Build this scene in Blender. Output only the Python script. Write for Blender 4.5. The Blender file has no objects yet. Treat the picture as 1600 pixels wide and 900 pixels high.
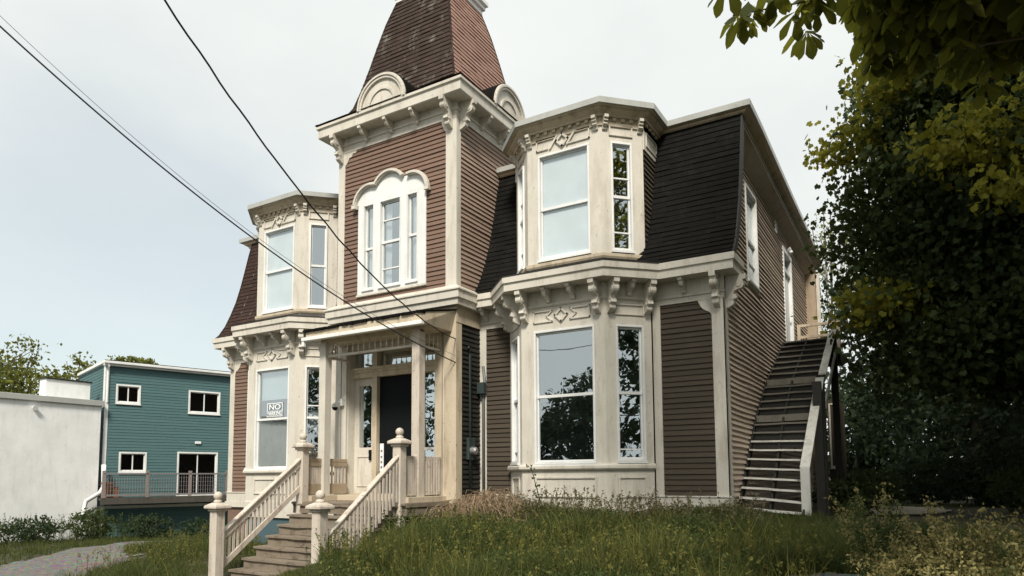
import bpy, bmesh, math, random
import numpy as np
from mathutils import Matrix, Vector
random.seed(7); rng = np.random.default_rng(11)
rad = math.radians
C = bpy.context.scene.collection
sc = bpy.context.scene

# ------------------------------------------------------------------ camera
cam_d = bpy.data.cameras.new('camera'); cam = bpy.data.objects.new('camera', cam_d); C.objects.link(cam)
cam_d.sensor_width = 36.0; cam_d.lens = 1080.29/1600*36; cam_d.clip_end = 3000; cam_d.clip_start = 0.05
cam_d.shift_y = (653.35-450)/1600
_y, _p, _r = rad(-30.957), rad(4.8777), rad(-.341)
_f = Vector((math.sin(_y)*math.cos(_p), math.cos(_y)*math.cos(_p), math.sin(_p)))
_ri = Vector((math.cos(_y), -math.sin(_y), 0)); _u = _ri.cross(_f)
_r2 = math.cos(_r)*_ri + math.sin(_r)*_u; _u2 = -math.sin(_r)*_ri + math.cos(_r)*_u
cam.matrix_world = Matrix(((_r2.x, _u2.x, -_f.x, 0), (_r2.y, _u2.y, -_f.y, 0), (_r2.z, _u2.z, -_f.z, 0), (0, 0, 0, 1)))
sc.camera = cam

# ------------------------------------------------------------------ light
SUN_EL, SUN_AZ = 46, 154          # azimuth: compass-like, from +Y clockwise
world = bpy.data.worlds.new('World'); sc.world = world; world.use_nodes = True
wn, wl = world.node_tree.nodes, world.node_tree.links; wn.clear()
out = wn.new('ShaderNodeOutputWorld'); bg = wn.new('ShaderNodeBackground'); bg.inputs['Strength'].default_value = 0.10
sky = wn.new('ShaderNodeTexSky'); sky.sky_type = 'NISHITA'; sky.sun_disc = False
sky.sun_elevation = rad(SUN_EL); sky.sun_rotation = rad(SUN_AZ)
tc = wn.new('ShaderNodeTexCoord'); mp = wn.new('ShaderNodeMapping'); mp.inputs['Scale'].default_value = (1, 1, 2.2)
mp.inputs['Location'].default_value = (3.1, 0.7, 0.4)
n1 = wn.new('ShaderNodeTexNoise'); n1.inputs['Scale'].default_value = 1.6; n1.inputs['Detail'].default_value = 7; n1.inputs['Roughness'].default_value = .52
n1.inputs['Distortion'].default_value = .35
rp = wn.new('ShaderNodeValToRGB'); rp.color_ramp.elements[0].position = .30; rp.color_ramp.elements[1].position = .56
rp.color_ramp.elements[0].color = (.98, .98, .98, 1); rp.color_ramp.elements[1].color = (1, 1, 1, 1)
n2 = wn.new('ShaderNodeTexNoise'); n2.inputs['Scale'].default_value = 2.6; n2.inputs['Detail'].default_value = 5
rp2 = wn.new('ShaderNodeValToRGB'); rp2.color_ramp.elements[0].position = .3; rp2.color_ramp.elements[1].position = .7
rp2.color_ramp.elements[0].color = (4.85, 5.12, 5.05, 1); rp2.color_ramp.elements[1].color = (5.6, 5.75, 5.6, 1)
mx = wn.new('ShaderNodeMix'); mx.data_type = 'RGBA'
wl.new(tc.outputs['Generated'], mp.inputs['Vector']); wl.new(mp.outputs[0], n1.inputs['Vector']); wl.new(mp.outputs[0], n2.inputs['Vector'])
wl.new(n1.outputs['Fac'], rp.inputs[0]); wl.new(n2.outputs['Fac'], rp2.inputs[0])
# a thinner, bluer opening in the cloud low on the left
dt = wn.new('ShaderNodeVectorMath'); dt.operation = 'DISTANCE'; dt.inputs[1].default_value = (-0.848, 0.455, 0.273)
nrm = wn.new('ShaderNodeVectorMath'); nrm.operation = 'NORMALIZE'; wl.new(tc.outputs['Generated'], nrm.inputs[0]); wl.new(nrm.outputs[0], dt.inputs[0])
ad = wn.new('ShaderNodeMath'); ad.operation = 'MULTIPLY_ADD'; ad.inputs[1].default_value = -.55; wl.new(n1.outputs['Fac'], ad.inputs[0]); wl.new(dt.outputs['Value'], ad.inputs[2])
mr = wn.new('ShaderNodeMapRange'); mr.inputs['From Min'].default_value = -.16; mr.inputs['From Max'].default_value = .02; mr.inputs['To Min'].default_value = .68; mr.interpolation_type = 'SMOOTHSTEP'
wl.new(ad.outputs[0], mr.inputs['Value']); ml = wn.new('ShaderNodeMath'); ml.operation = 'MULTIPLY'; wl.new(mr.outputs[0], ml.inputs[0]); wl.new(rp.outputs[0], ml.inputs[1])
wl.new(ml.outputs[0], mx.inputs[0]); tn = wn.new('ShaderNodeMix'); tn.data_type = 'RGBA'; tn.blend_type = 'MULTIPLY'; tn.inputs[0].default_value = 1; tn.inputs[7].default_value = (1.02, 1.02, .88, 1); wl.new(sky.outputs[0], tn.inputs[6]); wl.new(tn.outputs[2], mx.inputs[6]); wl.new(rp2.outputs[0], mx.inputs[7])
wl.new(mx.outputs[2], bg.inputs['Color']); wl.new(bg.outputs[0], out.inputs[0])
sd = bpy.data.lights.new('sun', 'SUN'); sun = bpy.data.objects.new('sun', sd); C.objects.link(sun)
sd.energy = 3.0; sd.angle = rad(12); sd.color = (1, .93, .82)
_d = Vector((math.sin(rad(SUN_AZ))*math.cos(rad(SUN_EL)), math.cos(rad(SUN_AZ))*math.cos(rad(SUN_EL)), math.sin(rad(SUN_EL))))
sun.rotation_euler = _d.to_track_quat('Z', 'Y').to_euler()
sc.view_settings.view_transform = 'Standard'; sc.view_settings.look = 'None'; sc.view_settings.gamma = 1
sc.view_settings.exposure = 0.75
sc.cycles.max_bounces = 8; sc.cycles.transparent_max_bounces = 12; sc.cycles.use_denoising = True

# ------------------------------------------------------------------ materials
def newmat(name):
    m = bpy.data.materials.new(name); m.use_nodes = True
    nt = m.node_tree; b = nt.nodes['Principled BSDF']; return m, nt, b
def N_(nt, t, **k):
    n = nt.nodes.new(t)
    for a, v in k.items():
        if a in n.inputs: n.inputs[a].default_value = v
        else: setattr(n, a, v)
    return n
def mixc(nt, fac, a, b, mode='MIX'):
    m = nt.nodes.new('ShaderNodeMix'); m.data_type = 'RGBA'; m.blend_type = mode
    for s, v in ((0, fac), (6, a), (7, b)):
        if hasattr(v, 'links'): nt.links.new(v, m.inputs[s])
        else: m.inputs[s].default_value = v if s == 0 else (*v, 1)
    return m.outputs[2]
def ramp(nt, src, p0, p1, c0=(0, 0, 0), c1=(1, 1, 1)):
    r = nt.nodes.new('ShaderNodeValToRGB'); e = r.color_ramp.elements
    e[0].position = p0; e[1].position = p1; e[0].color = (*c0, 1); e[1].color = (*c1, 1)
    nt.links.new(src, r.inputs[0]); return r.outputs[0]
def noise(nt, scale, detail=5, rough=.55, sc3=(1, 1, 1)):
    t = nt.nodes.new('ShaderNodeNewGeometry'); mp = nt.nodes.new('ShaderNodeMapping'); mp.inputs['Scale'].default_value = sc3
    n = nt.nodes.new('ShaderNodeTexNoise'); n.inputs['Scale'].default_value = scale; n.inputs['Detail'].default_value = detail
    n.inputs['Roughness'].default_value = rough
    nt.links.new(t.outputs['Position'], mp.inputs['Vector']); nt.links.new(mp.outputs[0], n.inputs['Vector']); return n.outputs['Fac']
def painted(name, col, dirt=(.25, .2, .14), amt=.5, rough=.55, streak=True, bump=.15):
    m, nt, b = newmat(name)
    a = noise(nt, 1.3, 6, .6); c1 = mixc(nt, ramp(nt, a, .35, .75), tuple(x*.9 for x in col), tuple(min(1, x*1.06) for x in col))
    s = noise(nt, 5.0, 6, .7, (1, 1, .18) if streak else (1, 1, 1))
    sm = nt.nodes.new('ShaderNodeMath'); sm.operation = 'MULTIPLY'; sm.inputs[1].default_value = amt
    nt.links.new(ramp(nt, s, .50, .80), sm.inputs[0])
    c2 = mixc(nt, sm.outputs[0], c1, dirt)
    f = noise(nt, 38, 3, .6); sm2 = nt.nodes.new('ShaderNodeMath'); sm2.operation = 'MULTIPLY'; sm2.inputs[1].default_value = amt*1.3
    nt.links.new(ramp(nt, f, .66, .74), sm2.inputs[0])
    c3 = mixc(nt, sm2.outputs[0], c2, dirt)
    pl = noise(nt, 7.5, 9, .78); sm3 = nt.nodes.new('ShaderNodeMath'); sm3.operation = 'MULTIPLY'; sm3.inputs[1].default_value = amt*.9
    nt.links.new(ramp(nt, pl, .615, .635), sm3.inputs[0]); c3 = mixc(nt, sm3.outputs[0], c3, tuple(.5*x+.12*y for x, y in zip(dirt, col)))
    nt.links.new(c3, b.inputs['Base Color']); b.inputs['Roughness'].default_value = rough
    b.inputs['Specular IOR Level'].default_value = .25
    if bump:
        bp = nt.nodes.new('ShaderNodeBump'); bp.inputs['Strength'].default_value = bump; bp.inputs['Distance'].default_value = .01
        nt.links.new(f, bp.inputs['Height']); nt.links.new(bp.outputs[0], b.inputs['Normal'])
    return m
def plain(name, col, rough=.5, metal=0, spec=.5):
    m, nt, b = newmat(name); b.inputs['Base Color'].default_value = (*col, 1); b.inputs['Roughness'].default_value = rough
    b.inputs['Metallic'].default_value = metal; b.inputs['Specular IOR Level'].default_value = spec; return m
def siding(name, col, var=.25, worn=(.35, .25, .2), wamt=.35):
    m, nt, b = newmat(name)
    g = nt.nodes.new('ShaderNodeNewGeometry')
    isl = nt.nodes.new('ShaderNodeMapRange'); isl.inputs['To Min'].default_value = 1-var; isl.inputs['To Max'].default_value = 1+var
    nt.links.new(g.outputs['Random Per Island'], isl.inputs['Value'])
    hv = nt.nodes.new('ShaderNodeVectorMath'); hv.operation = 'SCALE'; hv.inputs[0].default_value = col
    nt.links.new(isl.outputs[0], hv.inputs['Scale'])
    n = noise(nt, 2.2, 7, .65, (1, 1, 3)); sm = nt.nodes.new('ShaderNodeMath'); sm.operation = 'MULTIPLY'; sm.inputs[1].default_value = wamt
    nt.links.new(ramp(nt, n, .45, .75), sm.inputs[0])
    c = mixc(nt, sm.outputs[0], hv.outputs[0], worn)
    n3 = noise(nt, 14, 5, .7, (1, 1, 4)); sm3 = nt.nodes.new('ShaderNodeMath'); sm3.operation = 'MULTIPLY'; sm3.inputs[1].default_value = .45
    nt.links.new(ramp(nt, n3, .5, .8), sm3.inputs[0])
    c = mixc(nt, sm3.outputs[0], c, tuple(x*.45 for x in col))
    nt.links.new(c, b.inputs['Base Color']); b.inputs['Roughness'].default_value = .7; b.inputs['Specular IOR Level'].default_value = .2
    bp = nt.nodes.new('ShaderNodeBump'); bp.inputs['Strength'].default_value = .3; bp.inputs['Distance'].default_value = .008
    nt.links.new(n3, bp.inputs['Height']); nt.links.new(bp.outputs[0], b.inputs['Normal'])
    return m
def shingle(name, col, lichen=(.35, .36, .3), lamt=0.0, var=.35):
    m, nt, b = newmat(name)
    uv = nt.nodes.new('ShaderNodeUVMap'); br = nt.nodes.new('ShaderNodeTexBrick')
    br.inputs['Scale'].default_value = 1; br.inputs['Brick Width'].default_value = .2; br.inputs['Row Height'].default_value = .13
    br.inputs['Mortar Size'].default_value = .006; br.inputs['Color1'].default_value = (*[x*(1-var) for x in col], 1)
    br.inputs['Color2'].default_value = (*[x*(1+var) for x in col], 1); br.inputs['Mortar'].default_value = (*[x*.3 for x in col], 1)
    nt.links.new(uv.outputs[0], br.inputs['Vector'])
    n = noise(nt, 1.1, 6, .65); c = mixc(nt, ramp(nt, n, .35, .7), br.outputs['Color'], tuple(x*.6 for x in col)); 
    l = noise(nt, 3.2, 8, .8, (1, 1, .45)); sm = nt.nodes.new('ShaderNodeMath'); sm.operation = 'MULTIPLY'; sm.inputs[1].default_value = lamt
    nt.links.new(ramp(nt, l, .55, .66), sm.inputs[0]); c = mixc(nt, sm.outputs[0], c, lichen)
    f = noise(nt, 60, 3, .7); c = mixc(nt, .35, c, ramp(nt, f, .3, .7, tuple(x*.5 for x in col), tuple(x*1.7 for x in col)))
    nt.links.new(c, b.inputs['Base Color']); b.inputs['Roughness'].default_value = .9; b.inputs['Specular IOR Level'].default_value = .05
    bp = nt.nodes.new('ShaderNodeBump'); bp.inputs['Strength'].default_value = .5; bp.inputs['Distance'].default_value = .01
    nt.links.new(f, bp.inputs['Height']); nt.links.new(bp.outputs[0], b.inputs['Normal'])
    return m
def glassmat(name, tint=(.90, .95, .95), refl=.12):
    m, nt, b = newmat(name); nt.nodes.remove(b)
    o = nt.nodes['Material Output']; t = nt.nodes.new('ShaderNodeBsdfTransparent'); t.inputs[0].default_value = (*tint, 1)
    g = nt.nodes.new('ShaderNodeBsdfGlossy'); g.inputs['Roughness'].default_value = .008; g.inputs[0].default_value = (.9, .97, 1, 1)
    f = nt.nodes.new('ShaderNodeLayerWeight'); pw = nt.nodes.new('ShaderNodeMath'); pw.operation = 'POWER'; pw.inputs[1].default_value = 4
    f.inputs['Blend'].default_value = .5; nt.links.new(f.outputs['Facing'], pw.inputs[0])
    a = nt.nodes.new('ShaderNodeMath'); a.operation = 'MULTIPLY_ADD'; a.inputs[1].default_value = .85-refl
    a.inputs[2].default_value = refl+.04; a.use_clamp = True; nt.links.new(pw.outputs[0], a.inputs[0])
    bp = nt.nodes.new('ShaderNodeBump'); bp.inputs['Strength'].default_value = .04; bp.inputs['Distance'].default_value = .05
    nt.links.new(noise(nt, 1.5, 2), bp.inputs['Height']); nt.links.new(bp.outputs[0], g.inputs['Normal'])
    x = nt.nodes.new('ShaderNodeMixShader'); nt.links.new(a.outputs[0], x.inputs[0]); nt.links.new(t.outputs[0], x.inputs[1]); nt.links.new(g.outputs[0], x.inputs[2])
    nt.links.new(x.outputs[0], o.inputs[0]); return m
def leafmat(name, c0, c1, trans=.35, tcol=None, patch=1.2):
    m, nt, b = newmat(name); o = nt.nodes['Material Output']
    g = nt.nodes.new('ShaderNodeNewGeometry')
    r = ramp(nt, g.outputs['Random Per Island'], 0, 1, c0, c1)
    n = noise(nt, patch, 3); c = mixc(nt, ramp(nt, n, .35, .68), r, mixc(nt, .6, r, c1))
    nt.links.new(c, b.inputs['Base Color']); b.inputs['Roughness'].default_value = .6; b.inputs['Specular IOR Level'].default_value = .12
    t = nt.nodes.new('ShaderNodeBsdfTranslucent'); tc_ = tcol or tuple(min(1, x*1.8) for x in c1)
    nt.links.new(mixc(nt, .5, c, tc_), t.inputs[0])
    x = nt.nodes.new('ShaderNodeMixShader'); x.inputs[0].default_value = trans
    nt.links.new(b.outputs[0], x.inputs[1]); nt.links.new(t.outputs[0], x.inputs[2]); nt.links.new(x.outputs[0], o.inputs[0]); return m

CREAM = painted('cream_paint', (.60, .568, .50), (.20, .15, .09), .55)
CREAM2 = painted('aged_cream_paint', (.52, .445, .335), (.16, .11, .06), .85)
TANP = painted('tan_paint', (.36, .29, .21), (.14, .1, .06), .6)
RAILP = painted('worn_rail_paint', (.56, .50, .43), (.13, .09, .055), .9)
WHITE = painted('white_trim', (.74, .75, .74), (.35, .33, .3), .25)
METAL = painted('grey_metal_edge', (.42, .43, .41), (.2, .2, .18), .4, .4)
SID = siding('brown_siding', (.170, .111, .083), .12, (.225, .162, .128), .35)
SIDLIT = siding('sunlit_side_siding', (.47, .385, .31), .15, (.55, .48, .40), .4)  # light on the side wall is put into this paler siding colour
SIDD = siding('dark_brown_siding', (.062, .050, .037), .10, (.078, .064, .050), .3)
SHD = shingle('dark_shingles', (.012, .0115, .0105), (.05, .047, .04), .25)
SHB = shingle('brown_shingles', (.046, .030, .025), (.1, .08, .07), .12)
SHT = shingle('lichened_shingles', (.055, .040, .034), (.30, .31, .25), .75)
SHR = shingle('red_brown_shingles', (.32, .20, .16), (.3, .3, .25), .1, .2)  # right tower roof face: extra light mixed into the shingle colour
DARKW = painted('bare_dark_wood', (.028, .027, .024), (.02, .02, .018), .5)
STEP = painted('weathered_steps', (.21, .175, .135), (.055, .038, .022), 1.0, .8, False)
GREYW = painted('grey_weathered_wood', (.075, .07, .06), (.025, .026, .02), .9, .9)
TRW = painted('worn_tread_wood', (.20, .185, .155), (.07, .065, .05), .8, .8)
RAILW = painted('pale_weathered_rail', (.66, .65, .60), (.17, .16, .14), .8, .6)
GLASS = glassmat('window_glass', refl=.44)
GLASSB = glassmat('clear_window_glass', (.98, .99, 1), .10)
GLASSD = glassmat('dark_window_glass', (.45, .5, .5), .0)
ROOM = plain('dark_room', (.018, .022, .022), .9, 0, .1)
BLIND = painted('white_blind', (.56, .63, .65), (.48, .54, .55), .1, .8, False, 0)
CURT = painted('curtain_cloth', (.62, .64, .66), (.4, .42, .45), .35, .9)
BLACKD = plain('black_door_paint', (.006, .008, .009), .7, 0, .1)
TEAL = siding('teal_siding', (.075, .145, .150), .05, (.10, .17, .175), .3)
TEALP = painted('blue_foundation', (.07, .115, .135), (.04, .06, .06), .6)
STUC = painted('white_stucco', (.84, .85, .84), (.5, .49, .45), .45, .9)
CABLE = plain('black_cable', (.012, .013, .02), .6)
PIPE = plain('grey_conduit', (.12, .14, .14), .5)
PIPED = plain('dark_conduit', (.03, .045, .045), .5)
STEEL = plain('galvanised_steel', (.5, .5, .5), .35, .8)
TERRA = plain('terracotta', (.35, .15, .08), .8)
SIGNW = plain('sign_white', (.85, .87, .87), .6)
BARK = painted('bark', (.085, .07, .055), (.04, .035, .028), .7, .9)
LMAP = leafmat('maple_leaves', (.026, .046, .022), (.058, .080, .026), .28, (.13, .14, .02), .45)
LYEL = leafmat('sunlit_maple_leaves', (.09, .11, .02), (.26, .25, .035), .42, (.4, .36, .04), .8)  # sunlight on the outer sprays, painted as yellower leaves
LDRK = leafmat('dark_leaves', (.020, .036, .022), (.040, .06, .026), .22)
LCHE = leafmat('chestnut_leaves', (.02, .03, .012), (.05, .06, .014), .42, (.50, .50, .06), 2)
LFAR = leafmat('distant_leaves', (.06, .08, .02), (.16, .17, .035), .35, (.3, .3, .05), .3)
LGRS = leafmat('grass_blades', (.026, .042, .016), (.09, .105, .03), .35, None, .9)
LSEED = leafmat('seed_head', (.07, .065, .035), (.17, .15, .08), .2, None, 2)
LYG = leafmat('yellowing_grass', (.07, .08, .022), (.19, .18, .05), .4, None, 1.4)
LWED = leafmat('weed_leaves', (.03, .05, .018), (.075, .10, .032), .3, None, 1.5)
LOCH = leafmat('ochre_weed_leaves', (.10, .10, .035), (.33, .28, .12), .35, (.42, .36, .14), 3)
STRAW = leafmat('dry_straw', (.16, .115, .07), (.34, .25, .17), .15)

# ------------------------------------------------------------------ object helpers
class MB:
    def __init__(s): s.v = []; s.f = []; s.uv = []
    def add(s, vs, fs, uv=None):
        b = len(s.v); s.v += [tuple(v) for v in vs]; s.f += [tuple(i+b for i in f) for f in fs]
        if uv: s.uv += uv
    def hexa(s, p): s.add(p, [(0, 3, 2, 1), (4, 5, 6, 7), (0, 1, 5, 4), (1, 2, 6, 5), (2, 3, 7, 6), (3, 0, 4, 7)])
    def box(s, x0, x1, y0, y1, z0, z1):
        s.hexa([(x0, y0, z0), (x1, y0, z0), (x1, y1, z0), (x0, y1, z0), (x0, y0, z1), (x1, y0, z1), (x1, y1, z1), (x0, y1, z1)])
    def fbox(s, F, u0, u1, d0, d1, z0, z1):
        s.hexa([F(u0, d0, z0), F(u1, d0, z0), F(u1, d1, z0), F(u0, d1, z0), F(u0, d0, z1), F(u1, d0, z1), F(u1, d1, z1), F(u0, d1, z1)])
    def fbar(s, F, a, b, w, d0, d1):
        a = Vector(a); b = Vector(b); t = (b-a).normalized(); n = Vector((-t.y, t.x))*w/2; a = a-t*w/2; b = b+t*w/2
        q = [a-n, b-n, b+n, a+n]
        s.hexa([F(p.x, d0, p.y) for p in q]+[F(p.x, d1, p.y) for p in q])
    def frame(s, F, u0, u1, z0, z1, w, d0, d1):
        s.fbox(F, u0, u1, d0, d1, z0, z0+w); s.fbox(F, u0, u1, d0, d1, z1-w, z1)
        s.fbox(F, u0, u0+w, d0, d1, z0+w, z1-w); s.fbox(F, u1-w, u1, d0, d1, z0+w, z1-w)
    def tube(s, pts, r, n=6, cap=True):
        pts = [Vector(p) for p in pts]; k = len(pts); rs = r if hasattr(r, '__len__') else [r]*k; vs = []
        for i, p in enumerate(pts):
            t = (pts[min(i+1, k-1)]-pts[max(i-1, 0)]).normalized(); a = t.cross(Vector((0, 0, 1)))
            if a.length < .1: a = t.cross(Vector((1, 0, 0)))
            a.normalize(); b = t.cross(a)
            vs += [p+(a*math.cos(2*math.pi*j/n)+b*math.sin(2*math.pi*j/n))*rs[i] for j in range(n)]
        fs = [(i*n+j, i*n+(j+1) % n, (i+1)*n+(j+1) % n, (i+1)*n+j) for i in range(k-1) for j in range(n)]
        if cap: fs += [tuple(range(n-1, -1, -1)), tuple((k-1)*n+j for j in range(n))]
        s.add(vs, fs)
    def lathe(s, cx, cy, prof, n=16):
        vs = [(cx+r*math.cos(2*math.pi*j/n), cy+r*math.sin(2*math.pi*j/n), z) for r, z in prof for j in range(n)]
        fs = [(i*n+j, i*n+(j+1) % n, (i+1)*n+(j+1) % n, (i+1)*n+j) for i in range(len(prof)-1) for j in range(n)]
        fs += [tuple(range(n-1, -1, -1)), tuple((len(prof)-1)*n+j for j in range(n))]; s.add(vs, fs)
    def sweep(s, path, prof, closed_prof=True, ends=None):
        # path [(x,y)] or [(x,y,dz)], profile [(d,z)], outward on the right of travel
        P = [Vector(p[:2]) for p in path]; Z = [p[2] if len(p) > 2 else 0 for p in path]; k = len(P); vs = []
        for i in range(k):
            ns = []
            if i > 0: t = (P[i]-P[i-1]).normalized(); ns.append(Vector((t.y, -t.x)))
            if i < k-1: t = (P[i+1]-P[i]).normalized(); ns.append(Vector((t.y, -t.x)))
            if len(ns) == 2: m = (ns[0]+ns[1]); m = m/(1+ns[0].dot(ns[1]))
            else: m = ns[0]
            vs += [(P[i].x+m.x*d, P[i].y+m.y*d, z+Z[i]) for d, z in prof]
        n = len(prof); fs = [(i*n+j, i*n+(j+1) % n, (i+1)*n+(j+1) % n, (i+1)*n+j) for i in range(k-1) for j in range(n if closed_prof else n-1)]
        if closed_prof: fs += [tuple(range(n-1, -1, -1)), tuple((k-1)*n+j for j in range(n))]
        s.add(vs, fs)
    def prism(s, F, poly, d0, d1):
        # poly in (u,z)
        n = len(poly); vs = [F(u, d0, z) for u, z in poly]+[F(u, d1, z) for u, z in poly]
        s.add(vs, [tuple(range(n)), tuple(range(2*n-1, n-1, -1))]+[(j, (j+1) % n, (j+1) % n+n, j+n) for j in range(n)])
    def build(s, name, mat, parent=None, smooth=False, bevel=0, recalc=True):
        me = bpy.data.meshes.new(name); me.from_pydata(s.v, [], s.f); me.materials.append(mat)
        if s.uv and len(s.uv) == sum(len(f) for f in s.f):
            l = me.uv_layers.new(name='UVMap')
            l.data.foreach_set('uv', np.array(s.uv, dtype=np.float32).ravel())
        if recalc:
            bm = bmesh.new(); bm.from_mesh(me); bmesh.ops.recalc_face_normals(bm, faces=bm.faces); bm.to_mesh(me); bm.free()
        if smooth: me.polygons.foreach_set('use_smooth', [True]*len(me.polygons))
        o = bpy.data.objects.new(name, me); C.objects.link(o)
        if bevel:
            b = o.modifiers.new('bevel', 'BEVEL'); b.width = bevel; b.segments = 1; b.limit_method = 'ANGLE'
        if parent: attach(o, parent)
        return o
WM = {}
def wmat(o):
    m = WM.get(o.name)
    return m.copy() if m else Matrix.Identity(4)
def attach(o, p, mw=None):
    mw = mw or Matrix.LocRotScale(o.location, o.rotation_euler, o.scale)
    o.parent = p; o.matrix_parent_inverse = wmat(p).inverted(); WM[o.name] = mw
def tag(o, label=None, cat=None, group=None, kind=None):
    if label: o['label'] = label
    if cat: o['category'] = cat
    if group: o['group'] = group
    if kind: o['kind'] = kind
    return o
def thing(name, loc, label, cat, group=None):
    o = bpy.data.objects.new(name, None); C.objects.link(o); o.location = loc; o.empty_display_size = .3
    WM[o.name] = Matrix.Translation(loc); return tag(o, label, cat, group)
def facet(p0, p1):
    p0 = Vector((*p0, 0)); p1 = Vector((*p1, 0)); U = (p1-p0); L = U.length; U.normalize(); Nn = Vector((U.y, -U.x, 0))
    def F(u, d, z): return (p0.x+U.x*u+Nn.x*d, p0.y+U.y*u+Nn.y*d, z)
    F.L = L; F.ang = math.atan2(U.y, U.x); return F
def place(me_obj, name, F, u, z, parent, d=0, copy=True, label=None):
    o = bpy.data.objects.new(name, me_obj.data); C.objects.link(o)
    o.location = F(u, d, z); o.rotation_euler = (0, 0, F.ang)
    attach(o, parent, Matrix.LocRotScale(o.location, o.rotation_euler, o.scale)); return o

def clap(mb, F, u0, u1, z0, z1, holes=(), exp=.105, wav=.003, lip=.03, seg=1.3, clipf=None):
    z = z0; row = 0
    while z < z1-.01:
        zt = min(z+exp, z1); spans = [(u0, u1)]
        for a, b, c, d in holes:
            if zt > c and z < d:
                ns = []
                for s, e in spans:
                    if a > s: ns.append((s, min(a, e)))
                    if b < e: ns.append((max(b, s), e))
                spans = [x for x in ns if x[1]-x[0] > .01]
        if clipf:
            lo, hi = clipf((z+zt)/2); spans = [(max(s, lo), min(e, hi)) for s, e in spans]; spans = [x for x in spans if x[1]-x[0] > .01]
        boards = []
        for s, e in spans:
            p = s
            while e-p > 4.2: q = p+random.uniform(1.6, 3.8); boards.append((p, q-.003)); p = q
            boards.append((p, e))
        for s, e in boards:
            bo = random.uniform(-.0035, .0035)
            k = max(1, int((e-s)/(seg*random.uniform(.35, .65)))); us = [s+(e-s)*i/k for i in range(k+1)]
            vs = []
            for u in us:
                w = wav*(math.sin(u*1.1+z*1.3)+.6*math.sin(u*2.7+z*.9+row*.15)+.25*random.uniform(-1, 1))
                w2 = wav*(math.sin(u*1.1+(zt)*1.3)+.6*math.sin(u*2.7+zt*.9+(row+1)*.15))
                lp = lip*(1+.12*math.sin(u*1.3+row*1.9)+.06*random.uniform(-1, 1))
                vs += [F(u, 0, z+w), F(u, lp, z+w+bo), F(u, .003, zt+.012+w2)]
            fs = []
            for i in range(k): a = i*3; fs += [(a, a+3, a+4, a+1), (a+1, a+4, a+5, a+2)]
            mb.add(vs, fs)
        z = zt; row += 1
def wall(mb, F, u0, u1, z0, z1, holes=(), d0=-.12, d1=0):
    us = sorted({u0, u1, *[h[0] for h in holes], *[h[1] for h in holes]})
    for a, b in zip(us, us[1:]):
        m = (a+b)/2; hz = sorted([(h[2], h[3]) for h in holes if h[0] < m < h[1]]); z = z0
        for c, d in hz:
            if c > z: mb.fbox(F, a, b, d0, d1, z, c)
            z = d
        if z < z1: mb.fbox(F, a, b, d0, d1, z, z1)

def window(root, F, u0, u1, z0, z1, meet=None, bars=(), back='room', fw=.05, proud=.035, glass=None, fmat=None, vbars=(), label=None, sill=True, cpart=.5):
    mb = MB(); mb.frame(F, u0-.005, u1+.005, z0-.005, z1+.005, fw, -.09, proud)
    o = mb.build('window', fmat or WHITE, root, bevel=.004)
    if label: o['label'] = label
    s = MB(); iu0, iu1, iz0, iz1 = u0+fw, u1-fw, z0+fw, z1-fw
    s.frame(F, iu0-.002, iu1+.002, iz0-.002, iz1+.002, .03, -.075, -.03)
    if meet: s.fbox(F, iu0, iu1, -.08, -.01, meet-.028, meet+.028)
    for b in bars: s.fbox(F, iu0, iu1, -.07, -.025, b-.014, b+.014)
    for b in vbars: s.fbox(F, b-.02, b+.02, -.075, -.02, iz0, iz1)
    s.build('sash', fmat or WHITE, o)
    g = MB(); g.add([F(a, -.053, b) for a, b in ((iu0+.005, iz0+.005), (iu1-.005, iz0+.005), (iu1-.005, iz1-.005), (iu0+.005, iz1-.005))], [(0, 1, 2, 3)]); g.build('pane', glass or (GLASSB if back in ('blind', 'curtains') else GLASS), o, recalc=False)
    if sill:
        q = MB(); q.fbox(F, u0-.02, u1+.02, -.02, proud+.03, z0-.05, z0-.008); q.build('sill', fmat or WHITE, o)
    r = MB(); D = -.62
    q = [(u0, u1, D-.02, D, z0, z1), (u0-.01, u0+.0, D, -.1, z0, z1), (u1, u1+.01, D, -.1, z0, z1), (u0, u1, D, -.1, z0-.01, z0), (u0, u1, D, -.1, z1, z1+.01)]
    for a in q: r.fbox(F, *a)
    r.build('reveal', ROOM, o)
    def curtain(a, b, c, d, mat=CURT, nm='curtain', dd=-.16):
        k = max(2, int((b-a)/.05)); m = MB(); vs = []
        for i in range(k+1):
            u = a+(b-a)*i/k; vs += [F(u, dd+.018*math.sin(i*2.1+a*7), c), F(u, dd+.018*math.sin(i*2.1+a*7+.3), d)]
        m.add(vs, [(2*i, 2*i+2, 2*i+3, 2*i+1) for i in range(k)]); m.build(nm, mat, o, smooth=True, recalc=False)
    if back == 'blind':
        m = MB(); m.fbox(F, iu0+.03, iu1-.0, -.075, -.068, iz0, iz1-.03); m.build('blind', BLIND, o)
    if back == 'top': m = MB(); m.fbox(F, iu0+.04, iu1, -.13, -.12, iz0+(iz1-iz0)*(1-cpart), iz1-.02); m.build('blind', BLIND, o)
    if back == 'curtains': curtain(iu0, iu1, iz0, iz1)
    if back == 'sides':
        curtain(iu0, iu0+(iu1-iu0)*.32, iz0, iz1); curtain(iu1-(iu1-iu0)*.2, iu1, iz0, iz1)
    if back == 'left': curtain(iu0, iu0+(iu1-iu0)*.5, iz0, iz1)
    if back == 'lace': curtain(iu0+.03, iu1-.03, iz0+(iz1-iz0)*.36, iz0+(iz1-iz0)*.57)
    return o

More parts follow.
